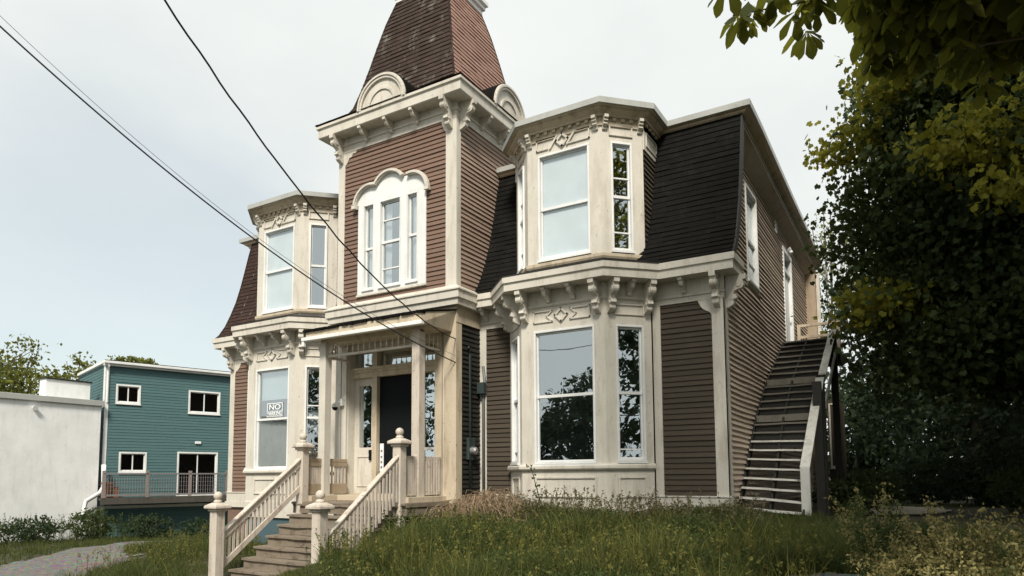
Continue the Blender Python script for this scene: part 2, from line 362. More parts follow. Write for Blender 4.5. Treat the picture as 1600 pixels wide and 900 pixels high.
# ------------------------------------------------------------------ ground
CTRL = np.array([(-3.2,12.8,-.66),(-6,12,-.72),(-8.4,12.2,-.78),(-9,11,-.95),(-8.6,9,-1.4),(-10.4,8.2,-1.93),(-12,8.3,-1.95),(-12.5,10.5,-1.75),(-15,11.5,-1.68),(-17.5,12.8,-1.8),
 (-20,14,-2.12),(-29,16,-2.35),(-24,18,-2.4),(-16,8,-2.0),(-20,8,-2.1),(-26,10,-2.25),(-4,8.4,-1.2),(-1.5,9,-1.2),(0,12,-1.0),(-2,14,-.8),(0,18,-.92),(-1,24,-.95),(3,20,-.9),
 (0,5,-1.5),(0,0,-1.7),(-6,5,-1.6),(-12,4,-2),(-20,0,-2.2),(10,0,-1.6),(10,20,-.9),(-8,20,-1.2),(-15,25,-2.2),(-1,30,-1),(-2.4,11,-.9),(-6.5,10,-1.0),(6,10,-1.1),(30,30,-1),(-40,30,-2.8),(0,-20,-2),(-30,-15,-2.3),(25,-10,-1.8)])
def gz(x, y):
    x = np.asarray(x, float); y = np.asarray(y, float)
    d2 = (x[..., None]-CTRL[:, 0])**2+(y[..., None]-CTRL[:, 1])**2+.15
    w = d2**-1.6; return (w*CTRL[:, 2]).sum(-1)/w.sum(-1)
def gz1(x, y): return float(gz(np.array([x]), np.array([y]))[0])
def sheet(name, xs, ys, dz, mat, mask=None):
    X, Y = np.meshgrid(xs, ys); Z = gz(X, Y)+dz+.02*np.sin(X*2.1+Y*1.3)*np.cos(Y*1.9)
    n, m = X.shape; V = np.stack([X, Y, Z], -1).reshape(-1, 3)
    F = [(i*m+j, i*m+j+1, (i+1)*m+j+1, (i+1)*m+j) for i in range(n-1) for j in range(m-1) if mask is None or mask((xs[j]+xs[j+1])/2, (ys[i]+ys[i+1])/2)]
    me = bpy.data.meshes.new(name); me.from_pydata(V.tolist(), [], F); me.materials.append(mat)
    o = bpy.data.objects.new(name, me); C.objects.link(o); return tag(o, kind='structure')
def soilmat():
    m, nt, b = newmat('soil'); n = noise(nt, .8, 6); c = mixc(nt, ramp(nt, n, .35, .65), (.035, .04, .018), (.06, .055, .03))
    f = noise(nt, 25, 4); c = mixc(nt, ramp(nt, f, .4, .7), c, (.085, .075, .045)); nt.links.new(c, b.inputs['Base Color']); b.inputs['Roughness'].default_value = .95
    bp = nt.nodes.new('ShaderNodeBump'); bp.inputs['Strength'].default_value = .8; bp.inputs['Distance'].default_value = .04; nt.links.new(f, bp.inputs['Height']); nt.links.new(bp.outputs[0], b.inputs['Normal']); return m
def gravelmat():
    m, nt, b = newmat('gravel'); t = nt.nodes.new('ShaderNodeNewGeometry'); v = nt.nodes.new('ShaderNodeTexVoronoi'); v.inputs['Scale'].default_value = 15
    nt.links.new(t.outputs['Position'], v.inputs['Vector']); c = mixc(nt, .8, (.20, .195, .18), v.outputs['Color'], 'MULTIPLY')
    n = noise(nt, 1.2, 6); c = mixc(nt, ramp(nt, n, .45, .9), c, (.14, .135, .11)); nt.links.new(c, b.inputs['Base Color']); b.inputs['Roughness'].default_value = .9
    bp = nt.nodes.new('ShaderNodeBump'); bp.inputs['Strength'].default_value = .9; bp.inputs['Distance'].default_value = .03; nt.links.new(v.outputs['Distance'], bp.inputs['Height']); nt.links.new(bp.outputs[0], b.inputs['Normal']); return m
far = np.concatenate([np.geomspace(-900, -46, 8), np.arange(-44, 30, .5), np.geomspace(32, 900, 8)])
fary = np.concatenate([np.geomspace(-900, -42, 8), np.arange(-40, 50, .5), np.geomspace(52, 1200, 8)])
sheet('ground', far, fary, 0, soilmat())
LANE = [(-11.5, 1.5), (-15.5, 6.5), (-19.5, 10.5), (-21.5, 13.0)]
def seg_d(x, y, L):
    d = 1e9
    for (a, b), (c, e) in zip(L, L[1:]):
        t = max(0, min(1, ((x-a)*(c-a)+(y-b)*(e-b))/((c-a)**2+(e-b)**2))); d = min(d, math.hypot(x-a-t*(c-a), y-b-t*(e-b)))
    return d
wob = lambda x, y: .25*math.sin(x*1.7+y)+.2*math.sin(x*.6-y*2.1)+.16*math.sin(x*9.1+y*3)*math.cos(y*7.7-x*2)
def lane(x, y): return seg_d(x, y, LANE) < 1.35+wob(x, y)
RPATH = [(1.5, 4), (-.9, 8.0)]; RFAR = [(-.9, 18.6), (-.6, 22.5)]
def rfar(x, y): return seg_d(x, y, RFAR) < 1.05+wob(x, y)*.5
def rpath(x, y): return seg_d(x, y, RPATH) < 1.0+wob(x, y) or seg_d(x, y, RFAR) < 1.05+wob(x, y)*.5
GR = gravelmat()
sheet('gravel_lane', np.arange(-30, -6, .12), np.arange(-2, 18, .12), .035, GR, lane)
sheet('gravel_path', np.arange(-4, 5, .12), np.arange(2, 12, .12), .035, GR, rpath)
sheet('sun_toned_path', np.arange(-4, 5, .12), np.arange(15, 26, .12), .035, painted('sun_toned_earth', (.46, .41, .33), (.2, .17, .12), .6, .95, False), rfar)  # sunlit patch of ground, its brightness painted as paler earth

# ------------------------------------------------------------------ the house
cx0 = -10.41
H = thing('victorian_house', (cx0, 13.0, -.8), 'tall brown and cream Victorian house with square central tower and two bay window wings', 'house')
GZ0 = -2.2      # foundations go down into the ground
Fr = lambda u, d, z: (u, 12.06-d, z)               # tower front, u = world x
Fr.L = 3.5; Fr.ang = 0
TX0, TX1, TY0, TY1 = -12.18, -8.64, 12.06, 15.5
def Fx(yc, sgn=1):                                    # faces with outward +x : u = world y
    def F(u, d, z): return (yc+d, u, z)
    F.ang = math.pi/2; return F
Fts = Fx(TX1); Fside = Fx(-3.15)
def FY(Y):
    def F(u, d, z): return (u, Y-d, z)
    F.ang = 0; return F
F13 = FY(13.0)
# ---- brackets (shared meshes; local: u along x, outward -y, top at z=0)
def bracket_mesh(name, prof, w, scroll=None):
    F = lambda u, d, z: (u, -d, z)
    mb = MB(); n = len(prof)
    vs = [(-w/2, -d, z) for d, z in prof]+[(w/2, -d, z) for d, z in prof]
    mb.add(vs, [tuple(range(n)), tuple(range(2*n-1, n-1, -1))]+[(j, j+n, (j+1) % n+n, (j+1) % n) for j in range(n)])
    if scroll:
        for cd, cz, r in scroll:
            k = 10; pr = [(cd+r*math.cos(2*math.pi*i/k), cz+r*math.sin(2*math.pi*i/k)) for i in range(k)]; w2 = w+.03
            vs = [(-w2/2, -d, z) for d, z in pr]+[(w2/2, -d, z) for d, z in pr]
            mb.add(vs, [tuple(range(k)), tuple(range(2*k-1, k-1, -1))]+[(j, j+k, (j+1) % k+k, (j+1) % k) for j in range(k)])
    o = mb.build(name, CREAM, None, bevel=.004); C.objects.unlink(o); return o
def arc(cd, cz, r, a0, a1, n=5): return [(cd+r*math.cos(rad(a0+(a1-a0)*i/n)), cz+r*math.sin(rad(a0+(a1-a0)*i/n))) for i in range(n+1)]
BIG = bracket_mesh('scroll_bracket', [(0, 0), (.38, 0), (.38, -.09), (.33, -.10)]+arc(.26, -.185, .085, 40, -100)+[(.17, -.30), (.15, -.36), (.20, -.37), (.20, -.40), (.21, -.44), (.15, -.46)]+arc(.10, -.52, .055, 40, -70, 4)+[(.06, -.60), (0, -.62)], .115, [(.25, -.185, .05), (.12, -.43, .03)])
SML = bracket_mesh('small_bracket', [(0, 0), (.33, 0), (.33, -.055), (.28, -.07)]+arc(.20, -.09, .07, 10, -80, 3)+[(.14, -.165), (.14, -.19), (.10, -.20), (.08, -.25), (.05, -.27), (0, -.28)], .08)
TIN = bracket_mesh('cornice_bracket', [(0, 0), (.17, 0), (.17, -.06), (.13, -.07), (.14, -.11), (.10, -.13), (.11, -.17), (.05, -.20), (.04, -.25), (0, -.26)], .085)
def put(kind, F, u, z, d=0): place({'b': BIG, 's': SML, 't': TIN}[kind], 'bracket', F, u, z, H, d)

MAN = [(12.58, 4.02), (12.78, 4.2), (12.98, 4.5), (13.16, 4.88), (13.33, 5.3), (13.48, 5.8), (13.62, 6.35), (13.74, 6.85), (13.86, 7.3)]
def man_y(z):
    zs = [p[1] for p in MAN]; return float(np.interp(z, zs, [p[0] for p in MAN]))
LPROF = [(0, 3.77), (.41, 3.77), (.41, 3.92), (.445, 3.935), (.445, 4.06), (.0, 4.10)]
def shingle_strip(name, prof, xfun, mat):
    # prof [(y,z)], resample every .13
    pts = [Vector(p) for p in prof]; L = [0]
    for a, b in zip(pts, pts[1:]): L.append(L[-1]+(b-a).length)
    n = int(L[-1]/.13); mb = MB()
    S = [min(i*.13, L[-1]) for i in range(n+2)]
    Y = np.interp(S, L, [p.x for p in pts]); Z = np.interp(S, L, [p.y for p in pts])
    for i in range(len(S)-1):
        if S[i+1]-S[i] < .01: continue
        t = Vector((Y[i+1]-Y[i], Z[i+1]-Z[i])).normalized(); nn = Vector((-t.y, t.x))  # outward = -y
        x0, x1 = xfun((Z[i]+Z[i+1])/2); k = max(1, int((x1-x0)/.45))
        for j in range(k):
            a = x0+(x1-x0)*j/k; b = x0+(x1-x0)*(j+1)/k; l0 = .016+random.uniform(-.005, .007); dz = random.uniform(-.006, .006)
            vs = [(a, Y[i]+nn.x*0, Z[i]), (b, Y[i], Z[i]), (b, Y[i]+nn.x*l0, Z[i]+nn.y*l0+dz), (a, Y[i]+nn.x*l0, Z[i]+nn.y*l0+dz), (b, Y[i+1]+nn.x*.003, Z[i+1]+nn.y*.003), (a, Y[i+1]+nn.x*.003, Z[i+1]+nn.y*.003)]
            uv = [(a, S[i]), (b, S[i]), (b, S[i]), (a, S[i]), (a, S[i]), (b, S[i]), (b, S[i+1]), (a, S[i+1])]
            mb.add(vs, [(0, 1, 2, 3), (3, 2, 4, 5)], uv)
    return mb.build(name, mat, H, recalc=False)

def wing(side):
    R = side == 'R'
    def mir(P):
        if R: return P
        return [(2*cx0-x, y) for x, y in reversed(P)]
    xi, xo = (-8.64, -3.15) if R else (-12.18, -17.38)
    P = mir([(-8.64, 13), (-7.77, 13), (-7.77, 12.89), (-7.08, 12.2), (-5.22, 12.2), (-4.53, 12.89), (-4.53, 13), (-3.15, 13)])
    if not R: P[0] = (-17.38, 13)
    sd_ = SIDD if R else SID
    # plain wall panels with siding
    for (a, b), inner in (((P[0], P[1]), R), ((P[6], P[7]), not R)):
        F = facet(a, b); L = F.L; outer = not inner
        post0, post1 = (.10, .10)
        if R and outer: post0, post1 = .16, .22
        if R and inner: post0, post1 = .19, .0
        if not R and outer: post0, post1 = .20, .0
        if not R and inner: post0, post1 = .1, .1
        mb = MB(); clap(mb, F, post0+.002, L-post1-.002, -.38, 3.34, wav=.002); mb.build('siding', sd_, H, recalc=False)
        mb = MB(); mb.fbox(F, 0, L, -.15, -.01, GZ0+.3, 3.8); mb.build('wall', sd_, H)
        mb = MB()
        if post0: mb.fbox(F, -.0, post0, 0, .035, -.38, 3.34)
        if post1: mb.fbox(F, L-post1, L+(.035 if R and outer else 0), 0, .035, -.38, 3.34)
        if R and outer:
            mb.prism(F, [(L-post1, 3.34), (L-post1, 3.02)]+[(L-post1-.10+.10*math.cos(rad(t)), 3.02+.10*math.sin(rad(t))) for t in (20, 50, 80)]+[(L-post1-.12, 3.14), (L-post1-.16, 3.17), (L-post1-.2, 3.22), (L-post1-.26, 3.34)], .001, .034)
        if not R and outer:
            mb.prism(F, [(post0, 3.34), (post0+.26, 3.34), (post0+.2, 3.22), (post0+.12, 3.14), (post0+.03, 3.1), (post0, 3.0)], .001, .034)
        mb.build('corner_board', CREAM, H, bevel=.004)
        mb = MB(); mb.fbox(F, 0, L+(.04 if R and outer else 0), .001, .05, -.66, -.38); mb.fbox(F, 0, L+(.05 if R and outer else 0), .001, .07, -.40, -.372); mb.build('base_board', CREAM, H, bevel=.004)
        mb = MB(); mb.fbox(F, 0, L+.03*(R and outer), .001, .04, 3.34, 3.775); mb.fbox(F, 0, L+.05*(R and outer), .04, .07, 3.45, 3.49); mb.build('frieze', CREAM, H, bevel=.003)
        if R and outer:
            put('s', F, .66, 3.77, .03); put('b', F, L-.10, 3.77, .03)
            put('b', Fside, 13.14, 3.77, .02)
            mb = MB(); mb.box(-3.149, -3.115, 12.965, 13.2, -.66, 3.34); mb.build('corner_board', CREAM, H, bevel=.004)
        if R and inner: put('s', F, .24, 3.77, .03)
        if not R and outer: put('b', F, .12, 3.77, .03); put('s', F, .62, 3.77, .03)
        if not R and inner: put('s', F, .5, 3.77, .03)
    # bay, lower storey
    bays = [facet(P[2], P[3]), facet(P[3], P[4]), facet(P[4], P[5])]
    names = ['l', 'f', 'r']
    for F, nm in zip(bays, names):
        L = F.L
        hole = (.31, 1.65, .26, 2.95) if nm == 'f' else (.22, .80, .30, 2.93)
        if not R and nm == 'f': hole = (.34, 1.62, .24, 2.88)
        if not R and nm == 'r': hole = (.22, .66, .30, 2.88)
        mb = MB(); wall(mb, F, 0, L, -.7, 3.78, [hole], -.10, 0); mb.build('bay_wall', CREAM, H)
        u0, u1, z0, z1 = hole
        meet = 1.61 if R else 1.55
        if nm == 'f':
            window(H, F, u0, u1, z0, z1, meet, back='room' if R else 'top', cpart=.30, fw=.045, label=('wide sash window reflecting trees in the right lower bay' if R else 'wide sash window with a white blind in the left lower bay'))
        else:
            window(H, F, u0, u1, z0, z1, meet, bars=[.52] if R else [1.86], back='room' if (R or nm == 'l') else 'lace', fw=.04, glass=GLASS)
        # mouldings
        mb = MB(); a, b = u0-.0, u1+.0
        d0, d1 = .0005, .028
        mb.frame(F, a, b, -.40, .0, .035, d0, d1)
        if nm == 'f':
            um = L/2; zt, zb = 3.35, 3.13; zm = (zt+zb)/2
            for s in (-1, 1):
                e = um+s*(um-a); c1, c2 = um+s*.2, um+s*.33
                pl = [(e, zb), (e, zt), (c1, zt), (c2, zm), (c1, zb), (e, zb)]
                for p, q in zip(pl, pl[1:]): mb.fbar(F, p, q, .028, d0, d1)
            pl = [(um-.13, zm), (um, zt+.02), (um+.13, zm), (um, zb-.02), (um-.13, zm)]
            for p, q in zip(pl, pl[1:]): mb.fbar(F, p, q, .04, d0, d1+.01)
        else: mb.frame(F, a-.02, b+.02, 3.13, 3.35, .028, d0, d1)
        mb.build('panel_moulding', CREAM, H, bevel=.003)
        # brackets
        if nm == 'f':
            for u, k in ((.12, 'b'), (.67, 's'), (1.22, 's'), (L-.12, 'b')): put(k, F, u, 3.77, .01)
        elif not (R and nm == 'l' and False):
            for u, k in ((.11, 'b'), (L/2, 's'), (L-.10, 'b')): put(k, F, u, 3.77, .01)
    path = [P[2], P[3], P[4], P[5]]
    mb = MB(); mb.sweep(path, [(0, .13), (.05, .13), (.075, .16), (.075, .21), (.05, .245), (0, .25)]); mb.build('bay_sill', CREAM, H)
    mb = MB(); mb.sweep(path, [(0, 3.43), (.02, 3.43), (.04, 3.46), (.04, 3.49), (0, 3.5)]); mb.build('string_moulding', CREAM, H)
    mb = MB(); mb.sweep(path, [(0, -1.0), (.03, -1.0), (.03, -.60), (0, -.59)]); mb.build('base_board', CREAM, H)
    # foundation
    if not R:
        mb = MB(); mb.sweep([P[0], P[1], P[2], P[3], P[4], P[5], P[6], P[7]], [(-.2, GZ0), (-.03, GZ0), (-.03, -.66), (-.2, -.66)]); mb.build('foundation', TEALP, H)
        mb = MB(); mb.fbox(facet(P[0], P[1]), -.06, 1.1, .0, .06, -.80, -.64); mb.build('base_board', CREAM, H)
    # main cornice of the lower storey
    if R: cp = [(-8.64, 13), (-7.88, 13), (-7.08, 12.2), (-5.22, 12.2), (-4.36, 13.06-.0), (-4.30, 13), (-3.27, 13), (-3.27, 13.40)]; cp = [(-8.64, 13), (-7.88, 13), (-7.08, 12.2), (-5.22, 12.2), (-4.42, 13), (-3.27, 13), (-3.27, 13.38)]
    else: cp = [(-17.26, 13.5), (-17.26, 13), (-16.40, 13), (-15.60, 12.2), (-13.74, 12.2), (-12.94, 13), (-12.18, 13)]
    mb = MB(); mb.sweep(cp, LPROF); mb.build('lower_cornice', CREAM, H)
    lo = [cp[1], cp[2], cp[3], cp[4]] if R else [cp[2], cp[3], cp[4], cp[5]]
    mb = MB(); mb.sweep(lo, [(.43, 4.064), (-.35, 4.33), (-.6, 4.33), (-.6, 4.064)]); mb.build('bay_roof', SHD if R else SHB, H)
    mb = MB(); mb.sweep(lo, [(.452, 4.055), (.452, 4.082), (.1, 4.2), (.1, 4.16)]); mb.build('drip_edge', DARKW, H)
    # mansard
    if R: shingle_strip('mansard_roof', MAN, lambda z: (-8.64, -2.87), SHD)
    else: shingle_strip('mansard_roof', MAN, lambda z: (-17.68, -12.18), SHB)
    # bay, upper storey
    Q = mir([(-7.64, 14.0), (-7.64, 13.0), (-6.99, 12.35), (-5.31, 12.35), (-4.66, 13.0), (-4.66, 14.0)])
    ub = [facet(a, b) for a, b in zip(Q, Q[1:])]
    for i, F in enumerate(ub):
        L = F.L
        if i in (0, 4):
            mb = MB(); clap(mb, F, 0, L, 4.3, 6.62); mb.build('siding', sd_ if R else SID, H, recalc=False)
            mb = MB(); mb.fbox(F, 0, L, -.1, -.002, 4.1, 7.2); mb.build('bay_wall', CREAM, H)
            mb = MB(); mb.fbox(F, 0, L, .0, .03, 6.62, 7.16); mb.frame(F, .1, .75, 6.72, 7.02, .03, .03, .05); mb.build('frieze', CREAM, H, bevel=.003)
            continue
        hole = (.27, 1.44, 4.47, 6.71) if i == 2 else (.21, .66, 4.47, 6.70)
        mb = MB(); wall(mb, F, 0, L, 4.12, 7.2, [hole], -.10, 0); mb.build('bay_wall', CREAM, H)
        if i == 2:
            if R: window(H, F, *hole, 5.55, back='blind', fw=.045, label='wide sash window with closed white blind in the right upper bay')
            else: window(H, F, *hole, 5.57, back='blind', fw=.045, label='wide sash window with white blind and propped paper in the left upper bay')
        else:
            window(H, F, *hole, 5.58, bars=[5.97, 4.85] if R else [], back='room', fw=.04)
        mb = MB(); d0, d1 = .0005, .03; a, b = hole[0]-.03, hole[1]+.03
        if i == 2:
            um = L/2; zt, zb = 7.05, 6.83; zm = (zt+zb)/2
            for s in (-1, 1):
                e = um+s*(um-a); c1, c2 = um+s*.22, um+s*.32
                pl = [(e, zb), (e, zt), (um+s*.12, zt)] if s < 0 else [(e, zt), (e, zb), (um+s*.12, zb)]
                for p, q in zip(pl, pl[1:]): mb.fbar(F, p, q, .032, d0, d1)
                pl = [(e, zb), (um+s*.35, zb)] if s < 0 else [(e, zt), (um+s*.35, zt)]
                mb.fbar(F, pl[0], pl[1], .032, d0, d1)
                mb.fbar(F, (um+s*.2-.08, zm-.11), (um+s*.2+.08, zm+.11), .045, d0, d1+.01)
            pl = [(um-.13, zm), (um, zt+.02), (um+.13, zm), (um, zb-.02), (um-.13, zm)]
            for p, q in zip(pl, pl[1:]): mb.fbar(F, p, q, .05, d0, d1+.015)
        else: mb.frame(F, a, b, 6.83, 7.06, .032, d0, d1)
        mb.build('panel_moulding', CREAM, H, bevel=.003)
        for u in (.08, L-.08): put('t', F, u, 7.19, .0)
    pt = Q[1:5]
    mb = MB(); mb.sweep(pt, [(0, 4.30), (.03, 4.30), (.05, 4.34), (.05, 4.40), (0, 4.42)]); mb.build('bay_sill', CREAM2, H)
    # upper cornice
    if R: up = [(-8.64, 14.0), (-7.64, 14.0), (-7.64, 13.0), (-6.99, 12.35), (-5.31, 12.35), (-4.66, 13.0), (-4.66, 14.0), (-2.98, 14.0)]
    else: up = [(-17.84, 15.5), (-17.84, 14.0)]+Q+[(-12.18, 14.0)]; up = [(-17.84, 15.5), (-17.84, 14.0), (-16.16, 14.0), (-16.16, 13.0), (-15.51, 12.35), (-13.83, 12.35), (-13.18, 13.0), (-13.18, 14.0), (-12.18, 14.0)]
    if R:
        full = [(x, y, 0) for x, y in up]+[(-2.98, 15, .0), (-2.98, 16.6, -.07), (-2.98, 18.5, -.15), (-2.98, 21.5, -.24), (-2.98, 23.2, -.34), (-2.98, 24.4, -.48)]
    else: full = [(x, y, 0) for x, y in up]
    mb = MB(); mb.sweep(full, [(-.12, 7.02), (.03, 7.02), (.03, 7.19), (.09, 7.19), (.10, 7.23), (.19, 7.29), (.20, 7.33), (.26, 7.335), (.26, 7.36), (-.12, 7.36)]); mb.build('upper_cornice', CREAM2, H)
    mb = MB(); mb.sweep(full, [(.0, 7.345), (.30, 7.345), (.305, 7.46), (.0, 7.49)]); mb.build('roof_edge_flashing', METAL, H)
    mb = MB()
    for F in [facet(a, b) for a, b in zip(up, up[1:])]:
        n = int(F.L/.17)
        for j in range(n):
            u = (j+.5)*F.L/n
            mb.fbox(F, u-.03, u+.05, .03, .07, 7.125, 7.187)
    mb.build('dentil_moulding', CREAM2, H)
    # roof deck
    mb = MB(); mb.sweep(up, [(.28, 7.44), (.28, 7.47), (-.5, 7.48), (-.5, 7.44)]); mb.build('roof_edge', DARKW, H)
wing('R'); wing('L')
# flat roof, rear and side walls
def poly(name, pts, mat, th=.1):
    mb = MB(); n = len(pts); vs = [(x, y, z) for x, y, z in pts]+[(x, y, z-th) for x, y, z in pts]
    mb.add(vs, [tuple(range(n)), tuple(range(2*n-1, n-1, -1))]+[(j, (j+1) % n, (j+1) % n+n, j+n) for j in range(n)]); return mb.build(name, mat, H)
poly('flat_roof', [(-17.9, 13.9, 7.43), (-2.9, 13.9, 7.43), (-2.9, 18.5, 7.28), (-17.9, 18.5, 7.28)], DARKW, .06)
poly('flat_roof', [(-17.9, 18.5, 7.28), (-2.9, 18.5, 7.28), (-2.9, 24.3, 6.96), (-17.9, 24.3, 6.96)], DARKW, .06)
for Fq, nm in ((FY(12.9), 0),):
    pass
# right side wall: siding follows the mansard's curve at the front
def clipR(z):
    if z < 4.0: return (13.16, 23.7)
    return (man_y(z)+.03, 23.7)
holes = [(15.0, 16.3, 4.12, 6.42), (19.55, 20.9, 3.42, 6.25), (18.58, 18.80, 6.36, 6.62)]
mb = MB(); clap(mb, Fside, 13.16, 23.7, -.6, 7.3, holes, wav=.008, lip=.046, clipf=clipR, seg=1.0); mb.build('siding', SIDLIT, H, recalc=False)
mb = MB(); wall(mb, Fside, 13.0, 23.7, GZ0+.8, 3.9, [holes[1]], -.14, -.004); wall(mb, Fside, 13.9, 23.7, 3.9, 7.0, [holes[0], holes[1]], -.14, -.004); wall(mb, Fside, 13.2, 13.9, 3.9, 5.0, [], -.14, -.004); mb.build('wall', SIDLIT, H)
W = window(H, Fside, 15.1, 16.2, 4.22, 6.34, 5.2, bars=[4.7], back='room', fw=.05, proud=.05, label='tall aluminium window reflecting the sky high on the side wall')
mb = MB(); mb.frame(Fside, 15.0, 16.3, 4.10, 6.44, .085, -.02, .03); mb.build('casing', CREAM, H, bevel=.004)
mb = MB(); mb.frame(Fside, 19.55, 20.9, 3.42, 6.25, .13, -.1, .06); mb.fbox(Fside, 19.68, 20.77, -.05, .03, 5.62, 5.7); D = mb.build('side_door', WHITE, H, bevel=.004)
D['label'] = 'white upstairs side door with a transom above'
mb = MB(); mb.fbox(Fside, 19.68, 20.77, -.07, -.03, 3.5, 5.62); mb.build('door_leaf', WHITE, D)
mb = MB(); mb.fbox(Fside, 19.68, 20.77, -.06, -.05, 5.7, 6.13); mb.build('pane', GLASSD, D)
mb = MB(); mb.tube([(-3.13, 20.6, 4.5), (-3.06, 20.6, 4.5)], .03, 8); mb.build('handle', STEEL, D)
mb = MB(); mb.fbox(Fside, 18.58, 18.80, -.02, .03, 6.36, 6.62); mb.frame(Fside, 18.56, 18.82, 6.34, 6.64, .03, .02, .045); mb.build('vent', WHITE, H)
# soffit of the side eave (rises outwards) and rear pilaster
ys = [13.95, 15, 16.6, 18.5, 21.5, 23.2, 24.35]; dz = [0, 0, -.07, -.15, -.24, -.34, -.48]; zi = [6.75, 6.62, 6.6, 6.58, 6.5, 6.42, 6.38]
mb = MB(); vs = []
for y, d, z in zip(ys, dz, zi): vs += [(-3.16, y, z), (-2.86, y, 7.03+d), (-2.86, y, 7.06+d), (-3.16, y, z+.03)]
fs = [(i*4+j, i*4+(j+1) % 4, (i+1)*4+(j+1) % 4, (i+1)*4+j) for i in range(len(ys)-1) for j in range(4)]+[(3, 2, 1, 0), tuple(range(len(vs)-4, len(vs)))]
mb.add(vs, fs); mb.build('soffit', TANP, H)
mb = MB(); mb.box(-3.16, -2.78, 23.7, 24.25, GZ0+.6, 6.48); mb.build('rear_pilaster', TANP, H)
mb = MB(); mb.box(-2.80, -2.70, 23.66, 23.75, GZ0+.6, 6.50); mb.build('corner_board', CREAM, H)
mb = MB(); mb.box(-17.38, -3.15, 24.2, 24.35, GZ0, 7.0); mb.box(-17.38, -17.24, 13.2, 24.2, GZ0, 3.9); mb.box(-17.38, -17.24, 14.0, 24.2, 3.9, 7.0); mb.build('wall', SID, H)
mb = MB(); mb.box(-2.7, -2.36, 24.3, 26.0, -1.3, 2.4); mb.build('rear_bay', SIDD, H)
Frb = FY(24.3)
window(H, Frb, -2.66, -2.38, .25, 2.3, 1.3, back='room', fw=.05, fmat=CREAM)
# mansard edge trims
for x in (-2.885, -17.70):
    mb = MB(); p = [(y, z) for y, z in MAN]
    vs = []
    for y, z in p: vs += [(x, y-.02, z), (x+.035, y-.02, z), (x+.035, y+.16, z), (x, y+.16, z)]
    mb.add(vs, [(i*4+j, i*4+(j+1) % 4, (i+1)*4+(j+1) % 4, (i+1)*4+j) for i in range(len(p)-1) for j in range(4)]); mb.build('verge_board', DARKW if x > -5 else SHB, H)
mb = MB()                                             # soffit between verge and wall under the mansard overhang
vs = []
for y, z in MAN: vs += [(-3.16, y+.16, z), (-2.86, y+.16, z)]
mb.add(vs, [(2*i, 2*i+1, 2*i+3, 2*i+2) for i in range(len(MAN)-1)]); mb.build('verge_soffit', TANP, H, recalc=False)

# ---- tower
holeT = (-11.50, -9.44, 4.34, 6.55)
mb = MB(); clap(mb, Fr, -12.0, -8.9, 4.17, 8.02, [(-11.46, -9.46, 4.36, 6.95)], wav=.0025); mb.build('siding', SID, H, recalc=False)
mb = MB(); clap(mb, Fts, 12.2, 15.45, 4.1, 8.0, wav=.004, lip=.032); mb.build('siding', siding('tower_side_siding', (.31, .225, .178), .12, (.40, .31, .25), .35), H, recalc=False)  # tower side coloured paler to carry the light from the right
mb = MB(); wall(mb, Fr, -12.18, -8.64, 3.4, 8.3, [(-11.42, -9.50, 4.42, 6.56)], -.15, -.003); mb.box(-8.79, -8.643, 12.22, 15.5, 3.4, 8.3); mb.box(-12.18, -12.04, 12.22, 15.5, 3.4, 8.3); mb.box(-12.18, -8.64, 15.4, 15.5, 3.4, 8.3); mb.build('wall', SID, H)
mb = MB(); mb.fbox(Fr, -12.18, -11.97, 0, .035, 4.17, 8.0); mb.build('corner_board', CREAM, H, bevel=.004)
mb = MB(); mb.fbox(Fr, -8.90, -8.605, 0, .035, 4.17, 8.0); mb.box(-8.639, -8.606, 12.061, 12.2, 4.17, 8.0); mb.build('corner_board', CREAM, H, bevel=.004)
mb = MB(); mb.prism(Fr, [(-11.97, 7.99), (-11.60, 7.99), (-11.62, 7.93), (-11.72, 7.93), (-11.76, 7.86), (-11.84, 7.84), (-11.88, 7.76), (-11.97, 7.66)], .001, .032)
mb.prism(Fr, [(-8.90, 7.99), (-9.02, 7.99), (-9.0, 7.9), (-8.96, 7.8), (-8.90, 7.72)], .001, .032); mb.build('corner_board', CREAM, H)
sq = [(TX0, TY1), (TX0, TY0), (TX1, TY0), (TX1, TY1)]
mb = MB(); mb.sweep(sq, [(-.02, 7.99), (.04, 7.99), (.04, 8.15), (.075, 8.16), (.075, 8.20), (.04, 8.21), (.04, 8.37), (-.02, 8.37)]); mb.build('frieze', CREAM, H)
mb = MB(); mb.sweep(sq, [(-.1, 8.36), (.36, 8.36), (.38, 8.38), (.38, 8.58), (.42, 8.60), (.42, 8.66), (-.1, 8.74)]); mb.build('tower_cornice', CREAM, H)
for u, k in ((-12.08, 'b'), (-11.23, 's'), (-10.45, 's'), (-9.67, 's'), (-8.76, 'b')): put(k, Fr, u, 8.36, .04)
for u, k in ((12.20, 'b'), (12.98, 's'), (13.75, 's'), (14.5, 's')): put(k, Fts, u, 8.36, .04)
# belt between tower storeys
sq2 = [(-12.18, 12.9), (-12.18, 12.06), (-8.64, 12.06), (-8.64, 13.0)]
mb = MB(); mb.sweep(sq2, [(-.05, 3.72), (.16, 3.72), (.17, 3.84), (.21, 3.86), (.21, 4.02), (.24, 4.03), (.24, 4.06), (.03, 4.19), (-.05, 4.19)]); mb.build('belt_cornice', CREAM, H)
mb = MB(); mb.sweep(sq2, [(-.05, 3.36), (.045, 3.36), (.045, 3.72), (-.05, 3.72)]); mb.build('frieze', CREAM2, H)
